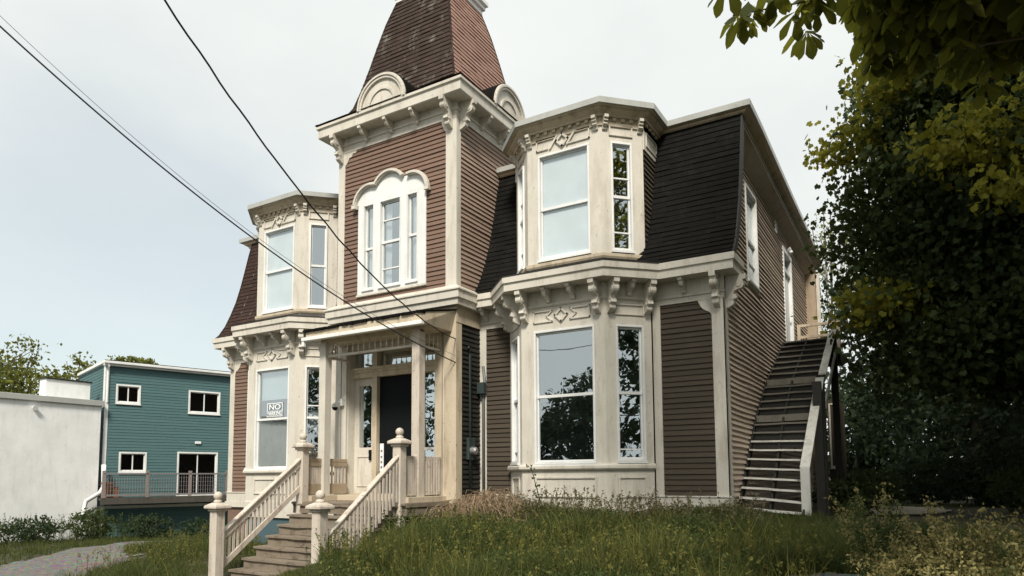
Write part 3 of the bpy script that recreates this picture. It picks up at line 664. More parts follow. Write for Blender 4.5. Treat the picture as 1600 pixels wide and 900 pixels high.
# triple window with scalloped hood
z0, z1 = 4.46, 6.52
mb = MB(); wall(mb, Fr, -11.50, -9.44, 4.34, 6.56, [(-11.34, -10.99, z0, z1), (-10.83, -10.17, z0, z1), (-10.01, -9.67, z0, z1)], -.03, .045)
def circ(cx, cz, r, a0, a1, n=12): return [(cx+r*math.cos(rad(a0+(a1-a0)*i/n)), cz+r*math.sin(rad(a0+(a1-a0)*i/n))) for i in range(n+1)]
hood = circ(-11.10, 6.50, .48, 175, 72, 8)+circ(-10.50, 6.68, .50, 150, 35, 12)+circ(-9.83, 6.52, .46, 105, 3, 8)
mb.prism(Fr, [(-11.50, 6.56)]+hood+[(-9.44, 6.56)], -.0, .046)
mb.build('window_surround', WHITE, H)
Pth = [Vector(p) for p in hood]; mb = MB()
def ribbon(P, w, d0, d1):
    O = []
    for i, p in enumerate(P):
        t = (P[min(i+1, len(P)-1)]-P[max(i-1, 0)]).normalized(); n_ = Vector((-t.y, t.x))*w/2; O.append((p-n_, p+n_))
    for a, b in zip(O, O[1:]):
        q = [a[0], b[0], b[1], a[1]]; mb.hexa([Fr(v.x, d0, v.y) for v in q]+[Fr(v.x, d1, v.y) for v in q])
for seg_ in (Pth[:9], Pth[9:22], Pth[22:]): ribbon(seg_, .085, .045, .12); ribbon(seg_, .05, .12, .15)
for e in (Pth[0], Pth[-1]): mb.fbox(Fr, e.x-.06, e.x+.06, .046, .15, e.y-.08, e.y+.01)
mb.build('window_hood', CREAM, H)
window(H, Fr, -11.33, -11.0, z0, z1, 5.45, back='left', fw=.03, proud=.05)
window(H, Fr, -10.82, -10.18, z0, z1, 5.52, bars=[6.05, 4.88], back='sides', fw=.03, proud=.055, label='middle pane of the tower triple window under the hood')
window(H, Fr, -10.0, -9.68, z0, z1, 5.55, back='left', fw=.03, proud=.05)
mb = MB(); mb.fbox(Fr, -11.52, -9.42, .0, .07, 4.30, 4.345); mb.build('sill', CREAM, H)
# tower roof
cyt = (TY0+TY1)/2
RP = [(0.0, 8.70), (.30, 8.82), (.50, 9.0), (.64, 9.25), (.78, 9.75), (.92, 10.35), (1.05, 10.95), (1.20, 11.6), (1.33, 12.05), (1.42, 12.35)]
X0, X1, Y0, Y1 = TX0-.42, TX1+.42, TY0-.42, TY1+.42
L = [0]
for a, b in zip(RP, RP[1:]): L.append(L[-1]+math.hypot(b[0]-a[0], b[1]-a[1]))
S = np.arange(0, L[-1], .13).tolist()+[L[-1]]
T = np.interp(S, L, [p[0] for p in RP]); Zt = np.interp(S, L, [p[1] for p in RP])
for face, mat in (('f', SHT), ('r', SHR), ('l', SHT), ('b', SHB)):
    mb = MB()
    def ring(t, z, o, a):
        x0, x1, y0, y1 = X0+t-o, X1-t+o, Y0+t-o, Y1-t+o
        A = {'f': ((x0, y0), (x1, y0)), 'r': ((x1, y0), (x1, y1)), 'l': ((x0, y1), (x0, y0)), 'b': ((x1, y1), (x0, y1))}[face]
        return (A[0][0]+(A[1][0]-A[0][0])*a, A[0][1]+(A[1][1]-A[0][1])*a, z)
    for i in range(len(S)-1):
        k = 8; W_ = 4.4-2*T[i]
        for j in range(k):
            a, b = j/k, (j+1)/k; lp = .02+random.uniform(-.005, .008)
            vs = [ring(T[i], Zt[i], 0, a), ring(T[i], Zt[i], 0, b), ring(T[i], Zt[i]+random.uniform(-.008, .004), lp, b), ring(T[i], Zt[i], lp, a), ring(T[i+1], Zt[i+1], .003, b), ring(T[i+1], Zt[i+1], .003, a)]
            ua, ub = (a-.5)*W_, (b-.5)*W_
            mb.add(vs, [(0, 1, 2, 3), (3, 2, 4, 5)], [(ua, S[i]), (ub, S[i]), (ub, S[i]), (ua, S[i]), (ua, S[i]), (ub, S[i]), (ub, S[i+1]), (ua, S[i+1])])
    mb.build('tower_roof', mat, H, recalc=False)
mb = MB()
for sx, sy in ((0, 0), (1, 0), (1, 1), (0, 1)):
    mb.tube([((X1-t if sx else X0+t), (Y1-t if sy else Y0+t), z+.0) for t, z in RP], .028, 6)
mb.build('hip_ridge', SHT, H)
t, zc = 1.42, 12.35
rc = [(X0+t, Y1-t), (X0+t, Y0+t), (X1-t, Y0+t), (X1-t, Y1-t), (X0+t, Y1-t)]
mb = MB(); mb.sweep(rc, [(-.05, 12.25), (.06, 12.25), (.06, 12.36), (.12, 12.38), (.12, 12.46), (.18, 12.5), (.18, 12.6), (-.05, 12.62)]); mb.build('roof_crown_moulding', WHITE, H)
mb = MB(); mb.box(X0+t, X1-t, Y0+t, Y1-t, 12.55, 12.66); mb.build('tower_cap', DARKW, H)
# dormer arches on the cornice
def arch(F, u, name):
    mb = MB(); r = .74; zb = 8.66
    mb.prism(F, [(u-r, zb)]+circ(u, zb, r, 180, 0, 20)[1:-1]+[(u+r, zb)], -.06, .0)
    def band(ra, rb, d0, d1):
        A = circ(u, zb, ra, 180, 0, 20); B = circ(u, zb, rb, 180, 0, 20)
        for i in range(20):
            q = [A[i], A[i+1], B[i+1], B[i]]; mb.hexa([F(a, d0, b) for a, b in q]+[F(a, d1, b) for a, b in q])
    band(r, r-.13, -.10, .05); band(r-.02, r-.07, .05, .075); band(.42, .36, .0, .03)
    o = mb.build(name, CREAM, H, bevel=.003)
    mb = MB(); prof = circ(u, zb, r+.015, 180, 0, 20)
    vs = []
    for a, b in prof: vs += [F(a, .03, b), F(a, -.75, b)]
    mb.add(vs, [(2*i, 2*i+1, 2*i+3, 2*i+2) for i in range(20)]); mb.build('dormer_roof', SHD, H, recalc=False)
arch(FY(TY0-.38), cx0-.08, 'dormer_arch'); arch(Fx(TX1+.38), 13.72, 'dormer_arch')

# ---- tower first floor front: door wall
YD = 12.30; FD = FY(YD)
mb = MB(); mb.fbox(Fr, -12.18, -12.0, -.3, .0, -.66, 3.4); mb.fbox(Fr, -12.0, -11.80, -.3, -.02, -.66, 3.4); mb.fbox(Fr, -9.20, -8.64, -.3, -.02, -.66, 3.4); mb.fbox(Fr, -11.80, -9.20, -.3, -.02, 3.05, 3.4)
mb.box(-8.79, -8.645, 12.06, 12.99, -1.2, 3.4); mb.build('wall', CREAM, H)
mb = MB(); mb.fbox(Fr, -12.16, -11.99, .0, .05, -.45, 3.36); mb.fbox(Fr, -11.97, -11.82, -.02, .045, -.45, 3.36); mb.build('pilaster', CREAM, H, bevel=.004)
mb = MB(); mb.fbox(Fr, -9.19, -9.0, -.02, .03, -.45, 3.36); mb.build('pilaster', CREAM2, H, bevel=.004)
mb = MB(); mb.fbox(Fr, -8.93, -8.605, -.02, .045, -.66, 3.36); mb.box(-8.64, -8.606, 12.061, 12.24, -.66, 3.36); mb.build('corner_board', CREAM2, H, bevel=.004)
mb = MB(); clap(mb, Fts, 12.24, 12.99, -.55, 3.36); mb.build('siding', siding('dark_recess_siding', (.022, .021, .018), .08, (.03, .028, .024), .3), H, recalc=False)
mb = MB(); mb.fbox(Fts, 12.2, 13.0, 0, .03, -1.2, -.5); mb.build('base_board', GREYW, H)
# door set
mb = MB()
for a, b in ((-11.98, -11.82), (-11.16, -11.02), (-9.88, -9.76), (-9.30, -9.18)): mb.fbox(FD, a, b, -.08, .10, -.36, 3.1)
mb.fbox(FD, -11.98, -9.18, -.08, .12, 2.50, 2.62); mb.fbox(FD, -11.98, -9.18, .12, .15, 2.56, 2.62); mb.fbox(FD, -11.98, -9.18, -.08, .09, 2.38, 2.50); mb.fbox(FD, -11.98, -9.18, -.08, .12, 3.0, 3.12)
mb.fbox(FD, -11.98, -9.18, -.08, .14, -.46, -.36)
dset = mb.build('door_surround', CREAM2, H, bevel=.004)
mb = MB(); wall(mb, FD, -11.83, -11.15, -.36, 2.38, [(-11.66, -11.27, .72, 2.2)], -.05, .0); mb.frame(FD, -11.70, -11.23, -.2, .52, .03, .0, .02)
leaf = mb.build('door_leaf', CREAM, H, bevel=.003); leaf['label'] = 'narrow cream door leaf with tall glass and a black lock'
mb = MB(); mb.fbox(FD, -11.66, -11.27, -.03, -.025, .72, 2.2); mb.build('pane', GLASS, leaf)
mb = MB(); mb.fbox(FD, -11.66, -11.27, -.4, -.38, .72, 2.2); mb.build('reveal', ROOM, leaf)
mb = MB(); mb.fbox(FD, -11.30, -11.19, .0, .05, .42, .66); mb.build('lock', BLACKD, leaf)
mb = MB(); mb.fbox(FD, -11.02, -9.88, -.06, -.01, -.36, 2.38); dr = mb.build('front_door', BLACKD, H); dr['label'] = 'black front door'
mb = MB(); mb.fbox(FD, -10.99, -10.88, -.01, .005, .15, .80); mb.build('push_plate', SIGNW, dr)
mb = MB()
for z in (.22, .34, .46, .6): mb.fbox(FD, -10.965, -10.905, .005, .009, z, z+.06)
mb.build('plate_notice', STEEL, dr)
mb = MB(); mb.fbox(FD, -9.76, -9.30, -.05, .0, -.36, .35); mb.build('sidelight_panel', CREAM2, H)
mb = MB(); mb.fbox(FD, -9.76, -9.30, -.05, .01, .62, .68); mb.build('sidelight_bar', WHITE, H)
mb = MB(); mb.fbox(FD, -9.76, -9.30, -.03, -.02, .35, 2.38); mb.build('pane', GLASS, H)
mb = MB(); mb.fbox(FD, -9.76, -9.30, -.3, -.28, .3, 2.5); mb.build('reveal', ROOM, H)
for a, b in ((-11.82, -11.16), (-11.02, -9.88), (-9.76, -9.30)):
    mb = MB(); mb.fbox(FD, a, b, -.03, -.02, 2.62, 3.0); mb.build('transom_pane', GLASS, H)
mb = MB(); mb.fbox(FD, -11.9, -9.2, -.3, -.28, 2.6, 3.05); mb.build('reveal', ROOM, H)
mb = MB()
for i in range(6): mb.fbox(FD, -10.80+i*.15, -10.70+i*.15, -.16, -.15, 2.70, 2.84)
mb.build('transom_squares', CURT, H)  # row of pale squares behind the transom glass

# ---- porch
FZ = -.50
mb = MB(); mb.box(-12.0, -8.78, 10.62, 12.04, FZ-.09, FZ); mb.box(-12.0, -8.8, 10.58, 10.62, FZ-.05, FZ-.005); mb.build('porch_floor', STEP, H, bevel=.004)
mb = MB(); mb.box(-12.0, -11.55, 10.75, 12.04, FZ, FZ+.12); mb.box(-9.25, -8.85, 10.75, 12.04, FZ, FZ+.11); mb.box(-11.55, -9.25, 11.5, 12.2, FZ, FZ+.12); mb.build('porch_kerb', CREAM2, H, bevel=.004)
mb = MB(); mb.box(-12.0, -8.8, 10.64, 10.69, FZ-.25, FZ-.09); mb.box(-8.85, -8.80, 10.69, 12.0, FZ-.26, FZ-.11); mb.box(-8.98, -8.86, 11.25, 11.37, -1.6, FZ-.1); mb.box(-12.0, -11.88, 11.25, 11.37, -2.1, FZ-.1); mb.build('porch_frame', STEP, H)
for s in (0, 1):
    x = (-11.76, -9.05)[s]
    mb = MB(); mb.box(x-.10, x+.10, 11.19, 11.39, FZ, 3.10); mb.build('porch_column', CREAM if s == 0 else RAILP, H, bevel=.006)
mb = MB(); mb.box(-11.86, -8.95, 11.22, 11.36, 3.06, 3.16); mb.build('porch_beam', CREAM2, H)
# spindle screen
scr = MB(); scr.tube([(-11.66, 11.29, 2.78), (-9.15, 11.29, 2.78)], .032, 8); scr = scr.build('spindle_screen', CREAM, H)
sp = MB(); sp.lathe(0, 0, [(.011, 0), (.011, .08), (.02, .10), (.022, .13), (.012, .16), (.011, .28)], 6); sp = sp.build('spindle', CREAM); C.objects.unlink(sp)
def spindle(x, y, z, p):
    o = bpy.data.objects.new('spindle', sp.data); C.objects.link(o); o.location = (x, y, z); attach(o, p, Matrix.Translation((x, y, z)))
for i in range(15): spindle(-11.58+i*.165, 11.29, 2.79, scr)
for x in (-11.76, -9.05):
    q = MB(); q.tube([(x, 11.39, 2.78), (x, 12.02, 2.78)], .03, 8); q = q.build('spindle_screen', CREAM, H)
    for i in range(4): spindle(x, 11.5+i*.15, 2.79, q)
mb = MB()
for x, s in ((-11.66, 1), (-9.15, -1), (-11.86, -1)):
    pr = [(0, 0), (0, -.3), (.03, -.28), (.05, -.2), (.12, -.12), (.14, 0)]
    mb.prism(FY(11.31), [(x+s*a, 3.06+b) for a, b in pr], -.02, .03)
mb.build('porch_bracket', CREAM, H)
# porch roof: low slope with ragged shingle edge, fascia and white gutter
YE = 10.95
mb = MB(); vs = [(-12.05, YE, 3.33), (-8.72, YE, 3.37), (-8.60, 12.0, 3.60), (-12.05, 12.0, 3.60), (-12.05, YE, 3.16), (-8.72, YE, 3.16), (-8.72, 12.0, 3.16), (-12.05, 12.0, 3.16)]
mb.hexa([vs[4], vs[5], vs[6], vs[7], vs[0], vs[1], vs[2], vs[3]]); mb.build('porch_entablature', CREAM2, H)
mb = MB()
for i in range(60):
    x = -12.1+i*.0565; w = random.uniform(.05, .12); z = 3.335+.04*i/60
    if random.random() < .8: mb.box(x, x+w, YE-.04-random.uniform(0, .02), YE+.12, z-.012*random.uniform(.5, 2), z+.022+random.uniform(0, .02))
mb.build('ragged_shingles', SHD, H)
mb = MB(); vs = [(-12.1, YE-.02, 3.345), (-8.70, YE-.02, 3.385), (-8.57, 12.02, 3.62), (-12.1, 12.02, 3.62)]
mb.hexa([(x, y, z) for x, y, z in vs]+[(x, y, z+.02) for x, y, z in vs]); mb.build('porch_roof', SHD, H)
mb = MB(); mb.box(-12.10, -8.63, YE-.10, YE-.005, 3.10, 3.185); mb.box(-12.10, -12.02, YE-.09, YE-.01, 2.98, 3.10); mb.build('gutter', WHITE, H, bevel=.01)
# balustrades
bal_me = {}
def balmesh(h):
    k = round(h, 2)
    if k not in bal_me:
        m = MB(); m.box(-.024, .024, -.012, .012, 0, k); o = m.build('baluster', RAILP, None); C.objects.unlink(o); bal_me[k] = o.data
    return bal_me[k]
def baluster(p, x, y, z, h, ang=0):
    o = bpy.data.objects.new('baluster', balmesh(h)); C.objects.link(o); o.location = (x, y, z); o.rotation_euler = (0, 0, ang)
    attach(o, p, Matrix.LocRotScale(o.location, o.rotation_euler, o.scale))
def flat_rail(x, y0, y1, n, mat, lower):
    mb = MB(); mb.box(x-.035, x+.035, y0, y1, .37, .44 if not lower else .445)
    if lower: mb.box(x-.03, x+.03, y0, y1, .27, .37)
    r = mb.build('porch_railing', mat, H, bevel=.004); mb = MB()
    if lower: mb.box(x-.03, x+.03, y0, y1, -.36, -.12)
    else: mb.box(x-.02, x+.02, y0, y1, -.32, -.27)
    mb.build('bottom_rail', mat, r, bevel=.004)
    for i in range(n):
        y = y0+(i+.5)*(y1-y0)/n; baluster(r, x+(.0 if lower else .03), y, -.14 if lower else -.36, .42 if lower else .74, math.pi/2)
    return r
flat_rail(-11.76, 10.78, 11.19, 6, TANP, True); flat_rail(-11.76, 11.39, 12.0, 6, TANP, True)
flat_rail(-9.03, 10.78, 11.19, 6, RAILP, False); flat_rail(-9.03, 11.39, 12.0, 7, RAILP, False)
def newel(x, y, z0, zt, w=.125):
    mb = MB(); mb.box(x-w, x+w, y-w, y+w, z0, zt-.03); mb.build_ = None
    p = mb.build('newel_post', RAILP, H, bevel=.012)
    mb = MB(); c = w+.08
    mb.box(x-c, x+c, y-c, y+c, zt-.03, zt+.03); mb.box(x-w-.03, x+w+.03, y-w-.03, y+w+.03, zt-.08, zt-.03)
    q = [(x-c, y-c), (x+c, y-c), (x+c, y+c), (x-c, y+c)]; q2 = [(x-.08, y-.08), (x+.08, y-.08), (x+.08, y+.08), (x-.08, y+.08)]
    mb.hexa([(a, b, zt+.03) for a, b in q]+[(a, b, zt+.085) for a, b in q2]); mb.build('post_cap', RAILP, p, bevel=.012)
    mb = MB(); r = .082; zc = zt+.085+.06+r*.85
    mb.lathe(x, y, [(.075, zt+.08), (.08, zt+.11), (.055, zt+.14)]+[(r*math.sin(rad(a)), zc-r*math.cos(rad(a))) for a in range(30, 181, 15)], 18); mb.build('ball_finial', RAILP, p, smooth=True)
newel(-11.75, 10.66, -.9, .70, .095); newel(-9.01, 10.66, -1.3, .70, .10)
newel(-11.74, 8.56, -2.3, -.54, .10); newel(-8.99, 8.56, -2.0, -.50, .10)
def stair_rail(x, right):
    y0, z0, y1, z1 = 8.70, -1.01, 10.56, .42; sl = (z1-z0)/(y1-y0)
    def bar(dz0, dz1, w, mb): mb.hexa([(x-w, y0, z0+dz0), (x+w, y0, z0+dz0), (x+w, y1, z1+dz0), (x-w, y1, z1+dz0), (x-w, y0, z0+dz1), (x+w, y0, z0+dz1), (x+w, y1, z1+dz1), (x-w, y1, z1+dz1)])
    mb = MB(); bar(-.02, .02, .06, mb); bar(-.17 if not right else -.10, -.02, .03, mb); bar(-.72, -.58, .028, mb) if not right else bar(-.80, -.74, .028, mb)
    r = mb.build('stair_railing', RAILP, H, bevel=.005); n = 19
    for i in range(n):
        y = y0+(i+.5)*(y1-y0)/n; zz = z0+(y-y0)*sl
        baluster(r, x+(.0 if not right else .045), y, zz-.62 if not right else zz-.86, .5 if not right else .78, math.pi/2)
stair_rail(-11.75, False); stair_rail(-8.99, True)
# steps
TZ = [(10.48, -.54), (10.19, -.76), (9.93, -.95), (9.65, -1.15), (9.37, -1.35), (9.08, -1.55), (8.80, -1.74), (8.50, -1.92)]
for i, (y, z) in enumerate(TZ):
    x0, x1 = -11.66, -8.95; yb = TZ[i-1][0]+.06 if i else 10.66
    mb = MB(); n = 9
    vs = []
    for j in range(n+1):
        x = x0+(x1-x0)*j/n; sag = -.012*math.sin(math.pi*j/n)+random.uniform(-.006, .006); e = random.uniform(-.012, .012)
        vs += [(x, y-.03+e, z+sag), (x, yb, z+sag), (x, yb, z+sag-.035), (x, y-.03+e, z+sag-.04)]
    mb.add(vs, [(k*4+a, k*4+(a+1) % 4, (k+1)*4+(a+1) % 4, (k+1)*4+a) for k in range(n) for a in range(4)]+[(3, 2, 1, 0), (n*4, n*4+1, n*4+2, n*4+3)])
    mb.build('tread', STEP, H)
    mb = MB(); mb.box(x0+.04, x1-.04, y+.01, y+.04, z-.20, z-.036); mb.build('riser', STEP, H)

# ------------------------------------------------------------------ small fittings on the house
ST = thing('security_camera', (-11.98, 11.98, 1.66), 'small white dome security camera beside the front door', 'camera')
mb = MB(); mb.box(-11.93, -11.86, 11.93, 12.01, 1.72, 1.88); mb.tube([(-11.9, 11.95, 1.8), (-12.0, 11.86, 1.8), (-12.02, 11.86, 1.76)], .018); mb.build('arm', WHITE, ST)
mb = MB(); mb.lathe(-12.02, 11.86, [(.03, 1.78), (.075, 1.75), (.08, 1.68)], 14); mb.build('housing', WHITE, ST)
mb = MB(); mb.lathe(-12.02, 11.86, [(.07, 1.68), (.065, 1.65), (.045, 1.62), (.01, 1.60)], 14); mb.build('dome', BLACKD, ST, smooth=True)
mt = thing('electricity_meter', (-8.5, 12.55, .56), 'round glass electricity meter in the dark recess beside the tower', 'meter')
mb = MB(); mb.box(-8.62, -8.55, 12.42, 12.68, .38, .86); mb.build('meter_box', PIPED, mt, bevel=.008)
mb = MB(); mb.tube([(-8.55, 12.55, .58), (-8.46, 12.55, .58), (-8.42, 12.55, .58)], [.09, .085, .05], 16); mb.build('meter_glass', STEEL, mt, smooth=False)
def pipe(name, pts, r, mat, label, cat):
    mb = MB(); mb.tube(pts, r, 8); o = mb.build(name, mat, None, smooth=True); return tag(o, label, cat)
pipe('service_conduit', [(-8.57, 12.5, -.5), (-8.57, 12.5, 2.7), (-8.57, 12.44, 2.86), (-8.52, 12.38, 2.84)], .028, PIPED, 'dark service conduit with curved head rising above the electricity meter', 'conduit')
pipe('drain_pipe', [(-8.50, 12.93, -.7), (-8.50, 12.93, 1.9), (-8.46, 12.93, 2.1), (-8.52, 12.95, 2.5)], .035, PIPE, 'grey green drain pipe running down the inner corner beside the tower', 'pipe')
mb = MB(); mb.box(-8.60, -8.42, 12.80, 12.94, 1.86, 2.12); o = mb.build('junction_box', PIPED, None, bevel=.01); tag(o, 'dark cable junction box on the pipe in the inner corner', 'junction box')
mb = MB(); mb.tube([(-3.10, 20.3, 6.30), (-3.0, 20.3, 6.32)], [.05, .09], 10); mb.tube([(-3.04, 20.3, 6.3), (-2.98, 20.25, 6.2)], .05, 8); o = mb.build('wall_lamp', WHITE, None); tag(o, 'small outdoor wall lamp above the upstairs side door', 'lamp')
# NO PARKING sign in the left bay window
def text_obj(txt, size, loc, ang, depth=.002):
    cu = bpy.data.curves.new('txt', 'FONT'); cu.body = txt; cu.size = size; cu.align_x = 'CENTER'; cu.extrude = depth; cu.offset = .0012
    o = bpy.data.objects.new('txt', cu); C.objects.link(o); dg = bpy.context.evaluated_depsgraph_get(); me = bpy.data.meshes.new_from_object(o.evaluated_get(dg))
    C.objects.unlink(o); bpy.data.objects.remove(o); return me
sg = thing('no_parking_sign', (-14.56, 12.18, 1.6), 'white lettered no parking sign inside the left lower bay window', 'sign')
Fs = FY(12.232)
mb = MB(); mb.frame(Fs, -14.86, -14.27, 1.61, 1.97, .018, .0, .004); mb.fbox(Fs, -14.84, -14.29, .0, .004, 1.62, 1.635); mb.build('border', SIGNW, sg)
for txt, s, z, sx in (('NO', .19, 1.80, 1.5), ('PARKING', .165, 1.645, .86)):
    me = text_obj(txt, s, None, 0); me.materials.clear(); me.materials.append(SIGNW)
    me.transform(Matrix.Translation((-14.565, 12.230, z)) @ Matrix.Rotation(math.pi/2, 4, 'X') @ Matrix.Diagonal((sx, 1, 1, 1)))
    o = bpy.data.objects.new('lettering', me); C.objects.link(o); attach(o, sg, Matrix.Identity(4))

# ------------------------------------------------------------------ overhead cables
def cable(name, A, B, sag, r, label, twist=0):
    A = Vector(A); B = Vector(B); n = 60; pts = []
    for i in range(n+1):
        t = i/n; p = A.lerp(B, t); p.z -= sag*4*t*(1-t)
        if twist: p.x += twist*math.sin(i*1.3); p.z += twist*math.cos(i*1.7)
        pts.append(p)
    mb = MB(); mb.tube(pts, r, 6); o = mb.build(name, CABLE, None, smooth=True); return tag(o, label, 'cable', None)
def ext(A, P, k): A = Vector(A); P = Vector(P); return A+(P-A)*k
cable('service_cable', (-8.62, 12.02, 2.47), (-10.76, 2.0, 7.47), .68, .012, 'thick black service cable crossing to the lower hook on the tower corner')
cable('service_cable', (-8.62, 12.02, 2.62), (-10.78, 2.0, 7.72), .80, .0035, 'thin black wire running just above the thick service cable')
cable('service_cable', (-8.62, 12.02, 2.98), (-6.12, 2.0, 6.22), .88, .012, 'twisted black cable coming down steeply to the upper hook on the tower corner', .006)

# ------------------------------------------------------------------ wooden side staircase
WS = thing('wooden_staircase', (-2.55, 13.3, -.7), 'long weathered wooden staircase climbing the side wall to the upstairs door', 'staircase')
SP = [(13.25, -.57)]
y, z = 13.25, -.57
for n_, ry, rz in ((10, .196, .184), (5, .26, .184), (7, .345, .184)):
    for i in range(n_): y += ry; z += rz; SP.append((y, z))
for i, (y, z) in enumerate(SP):
    yn = SP[i+1][0] if i+1 < len(SP) else y+1.7
    big = i in (10, 15); tilt = -.10*max(0, 1-i/9)
    mb = MB(); x0, x1 = -3.08, -1.98; th = .035 if not big else .14
    n = 5; vs = []
    for j in range(n+1):
        x = x0+(x1-x0)*j/n; zz = z+tilt*(j/n)+random.uniform(-.006, .006)
        vs += [(x, y, zz), (x, yn+.03, zz), (x, yn+.03, zz-th), (x, y, zz-th)]
    mb.add(vs, [(k*4+a, k*4+(a+1) % 4, (k+1)*4+(a+1) % 4, (k+1)*4+a) for k in range(n) for a in range(4)]+[(3, 2, 1, 0), (n*4, n*4+1, n*4+2, n*4+3)])
    mb.build('tread', RAILW if i < 8 else TRW, WS)
for i, (y, z) in enumerate(SP):
    if i >= 7: mb = MB(); mb.box(-3.06, -1.99, y+.05, y+.07, z-.17, z-.03); mb.build('riser', DARKW, WS)  # dark boards added for the shade behind the open treads
def slope_bar(mb, x0, x1, pts, dz0, dz1):
    vs = []
    for y, z in pts: vs += [(x0, y, z+dz0), (x1, y, z+dz0), (x1, y, z+dz1), (x0, y, z+dz1)]
    k = len(pts); mb.add(vs, [(i*4+a, i*4+(a+1) % 4, (i+1)*4+(a+1) % 4, (i+1)*4+a) for i in range(k-1) for a in range(4)]+[(3, 2, 1, 0), (k*4-4, k*4-3, k*4-2, k*4-1)])
for x in (-3.11, -2.55, -1.97):
    mb = MB(); slope_bar(mb, x, x+.04, [(13.22, -.75), SP[10], SP[15], SP[-1]], -.28, -.05); mb.build('stringer', DARKW, WS)
mb = MB(); mb.box(-3.09, -1.9, SP[-1][0]+.05, 21.5, 3.28, 3.40); mb.box(-3.09, -1.9, SP[-1][0]+1.7, 21.55, 3.1, 3.28); mb.build('landing', GREYW, WS)
# handrail: flat cap boards
mb = MB(); slope_bar(mb, -1.99, -1.82, [(13.42, .16), (16.05, 2.10)], -.04, .0); mb.build('handrail', RAILW, WS, bevel=.004)
mb = MB(); slope_bar(mb, -1.97, -1.81, [(16.4, 2.24), (18.9, 3.66)], -.04, .0); mb.build('handrail', RAILW, WS, bevel=.004)
mb = MB(); slope_bar(mb, -1.86, -1.82, [(16.2, 1.55), (18.7, 3.1)], -.12, .0); slope_bar(mb, -1.66, -1.62, [(18.3, 3.9), (20.3, 3.5)], -.1, .0); mb.build('mid_rail', RAILW, WS)
for i, (y, z) in enumerate(((13.46, .13), (16.15, 2.14), (19.0, 3.6))):
    mb = MB(); mb.box(-1.985, -1.83, y-.05, y+.06, -1.6, z); mb.build('post', RAILW if i == 0 else DARKW, WS, bevel=.004)
mb = MB(); mb.box(-1.94, -1.78, 15.1, 15.25, -1.6, 1.9); mb.build('post', DARKW, WS)
mb = MB()
for z in (4.02, 4.36): mb.box(-3.10, -1.95, 21.46, 21.52, z-.04, z+.04)
for x in (-3.1, -2.05): mb.box(x, x+.09, 21.44, 21.53, 3.4, 4.4)
mb.build('landing_rail', CREAM2, WS, bevel=.004)

# ------------------------------------------------------------------ neighbours
BP = (-29.2, 15.8); BU = Vector((.28, .96)).normalized(); BE = (BP[0]+BU.x*9, BP[1]+BU.y*9)
FB = facet(BP, BE); BH = thing('blue_house', (-29.2, 15.8, -2.4), 'teal blue clapboard house with flat eave and wooden deck beyond the white building', 'house')
wins = [(.39, 1.33, 3.20, 4.0, .86), (3.29, 4.67, 2.95, 3.97, 3.98), (.60, 1.66, .30, 1.15, 1.13), (2.90, 4.64, -.78, 1.20, 3.77)]
mb = MB(); clap(mb, FB, 0, 9, -2.9, 4.75, [w[:4] for w in wins], exp=.125, wav=.001, lip=.018); 
FL_ = facet((BP[0]-BU.y*5, BP[1]+BU.x*5), BP); clap(mb, FL_, 0, 5, -2.9, 4.9, exp=.125, wav=.001, lip=.018); mb.build('siding', TEAL, BH, recalc=False)
mb = MB(); wall(mb, FB, 0, 9, -3, 4.75, [w[:4] for w in wins], -.15, -.003); mb.fbox(FL_, 0, 5, -.15, -.003, -3, 4.9); mb.build('wall', TEAL, BH)
for i, w in enumerate(wins): window(BH, FB, w[0], w[1], w[2], w[3], None, back='room', fw=.07, proud=.04, glass=GLASSD, vbars=[w[4]])
mb = MB(); mb.fbox(FB, -.02, .12, .0, .03, -2.9, 4.75); mb.fbox(FL_, 4.75, 5.03, .0, .035, 3.0, 4.8); mb.build('corner_board', WHITE, BH)
mb = MB(); mb.fbox(FB, -.1, 9.2, -.1, .18, 4.74, 4.93); mb.fbox(FL_, 0, 5.1, -.1, .12, 4.84, 4.97); mb.fbox(FB, -.15, 9.2, .18, .28, 4.82, 4.92); mb.build('eave', WHITE, BH, bevel=.01)
mb = MB(); mb.fbox(FB, -.1, 9.2, -5, .1, 4.90, 4.98); mb.build('roof', DARKW, BH)
mb = MB(); mb.tube([FB(.02, .23, 4.85), FB(.06, .2, 4.7), FB(.06, .06, 4.5), FB(.06, .06, 3.2)], .035, 8); mb.build('downpipe', WHITE, BH)
mb = MB(); mb.fbox(FB, 3.62, 3.88, .0, .08, 1.56, 1.68); mb.build('wall_light', WHITE, BH, bevel=.02)
mb = MB(); mb.fbox(FB, -.2, 7, .02, .9, -.84, -.74); mb.fbox(FB, -.2, 7, .84, .9, -1.0, -.84); dk = mb.build('deck', GREYW, BH)
mb = MB(); mb.fbox(FB, -.1, 7, .0, .05, -1.2, -1.08); mb.build('band_board', WHITE, dk)
DWD = painted('deck_wood', (.24, .2, .19), (.12, .1, .09), .5)
for u in (-.1, 1.5, 3.2, 4.78, 6.4):
    mb = MB(); mb.fbox(FB, u-.06, u+.06, .80, .90, -.8, .36); mb.build('post', DWD, dk)
mb = MB(); mb.fbox(FB, -.1, 6.4, .80, .90, .20, .26); mb.fbox(FB, -.1, 6.4, .82, .88, -.68, -.60)
for i in range(66): u = -.05+i*.1; mb.fbox(FB, u-.008, u+.008, .84, .856, -.62, .2)
for z in (-.45, -.28, -.11, .06): mb.fbox(FB, -.1, 6.4, .845, .851, z-.005, z+.005)
mb.build('deck_railing', painted('deck_rail', (.2, .19, .19), (.1, .1, .1), .4), dk)
pt = thing('flower_pot', FB(.12, .45, -.74), 'terracotta flower pot at the left end of the neighbour deck', 'flower pot')
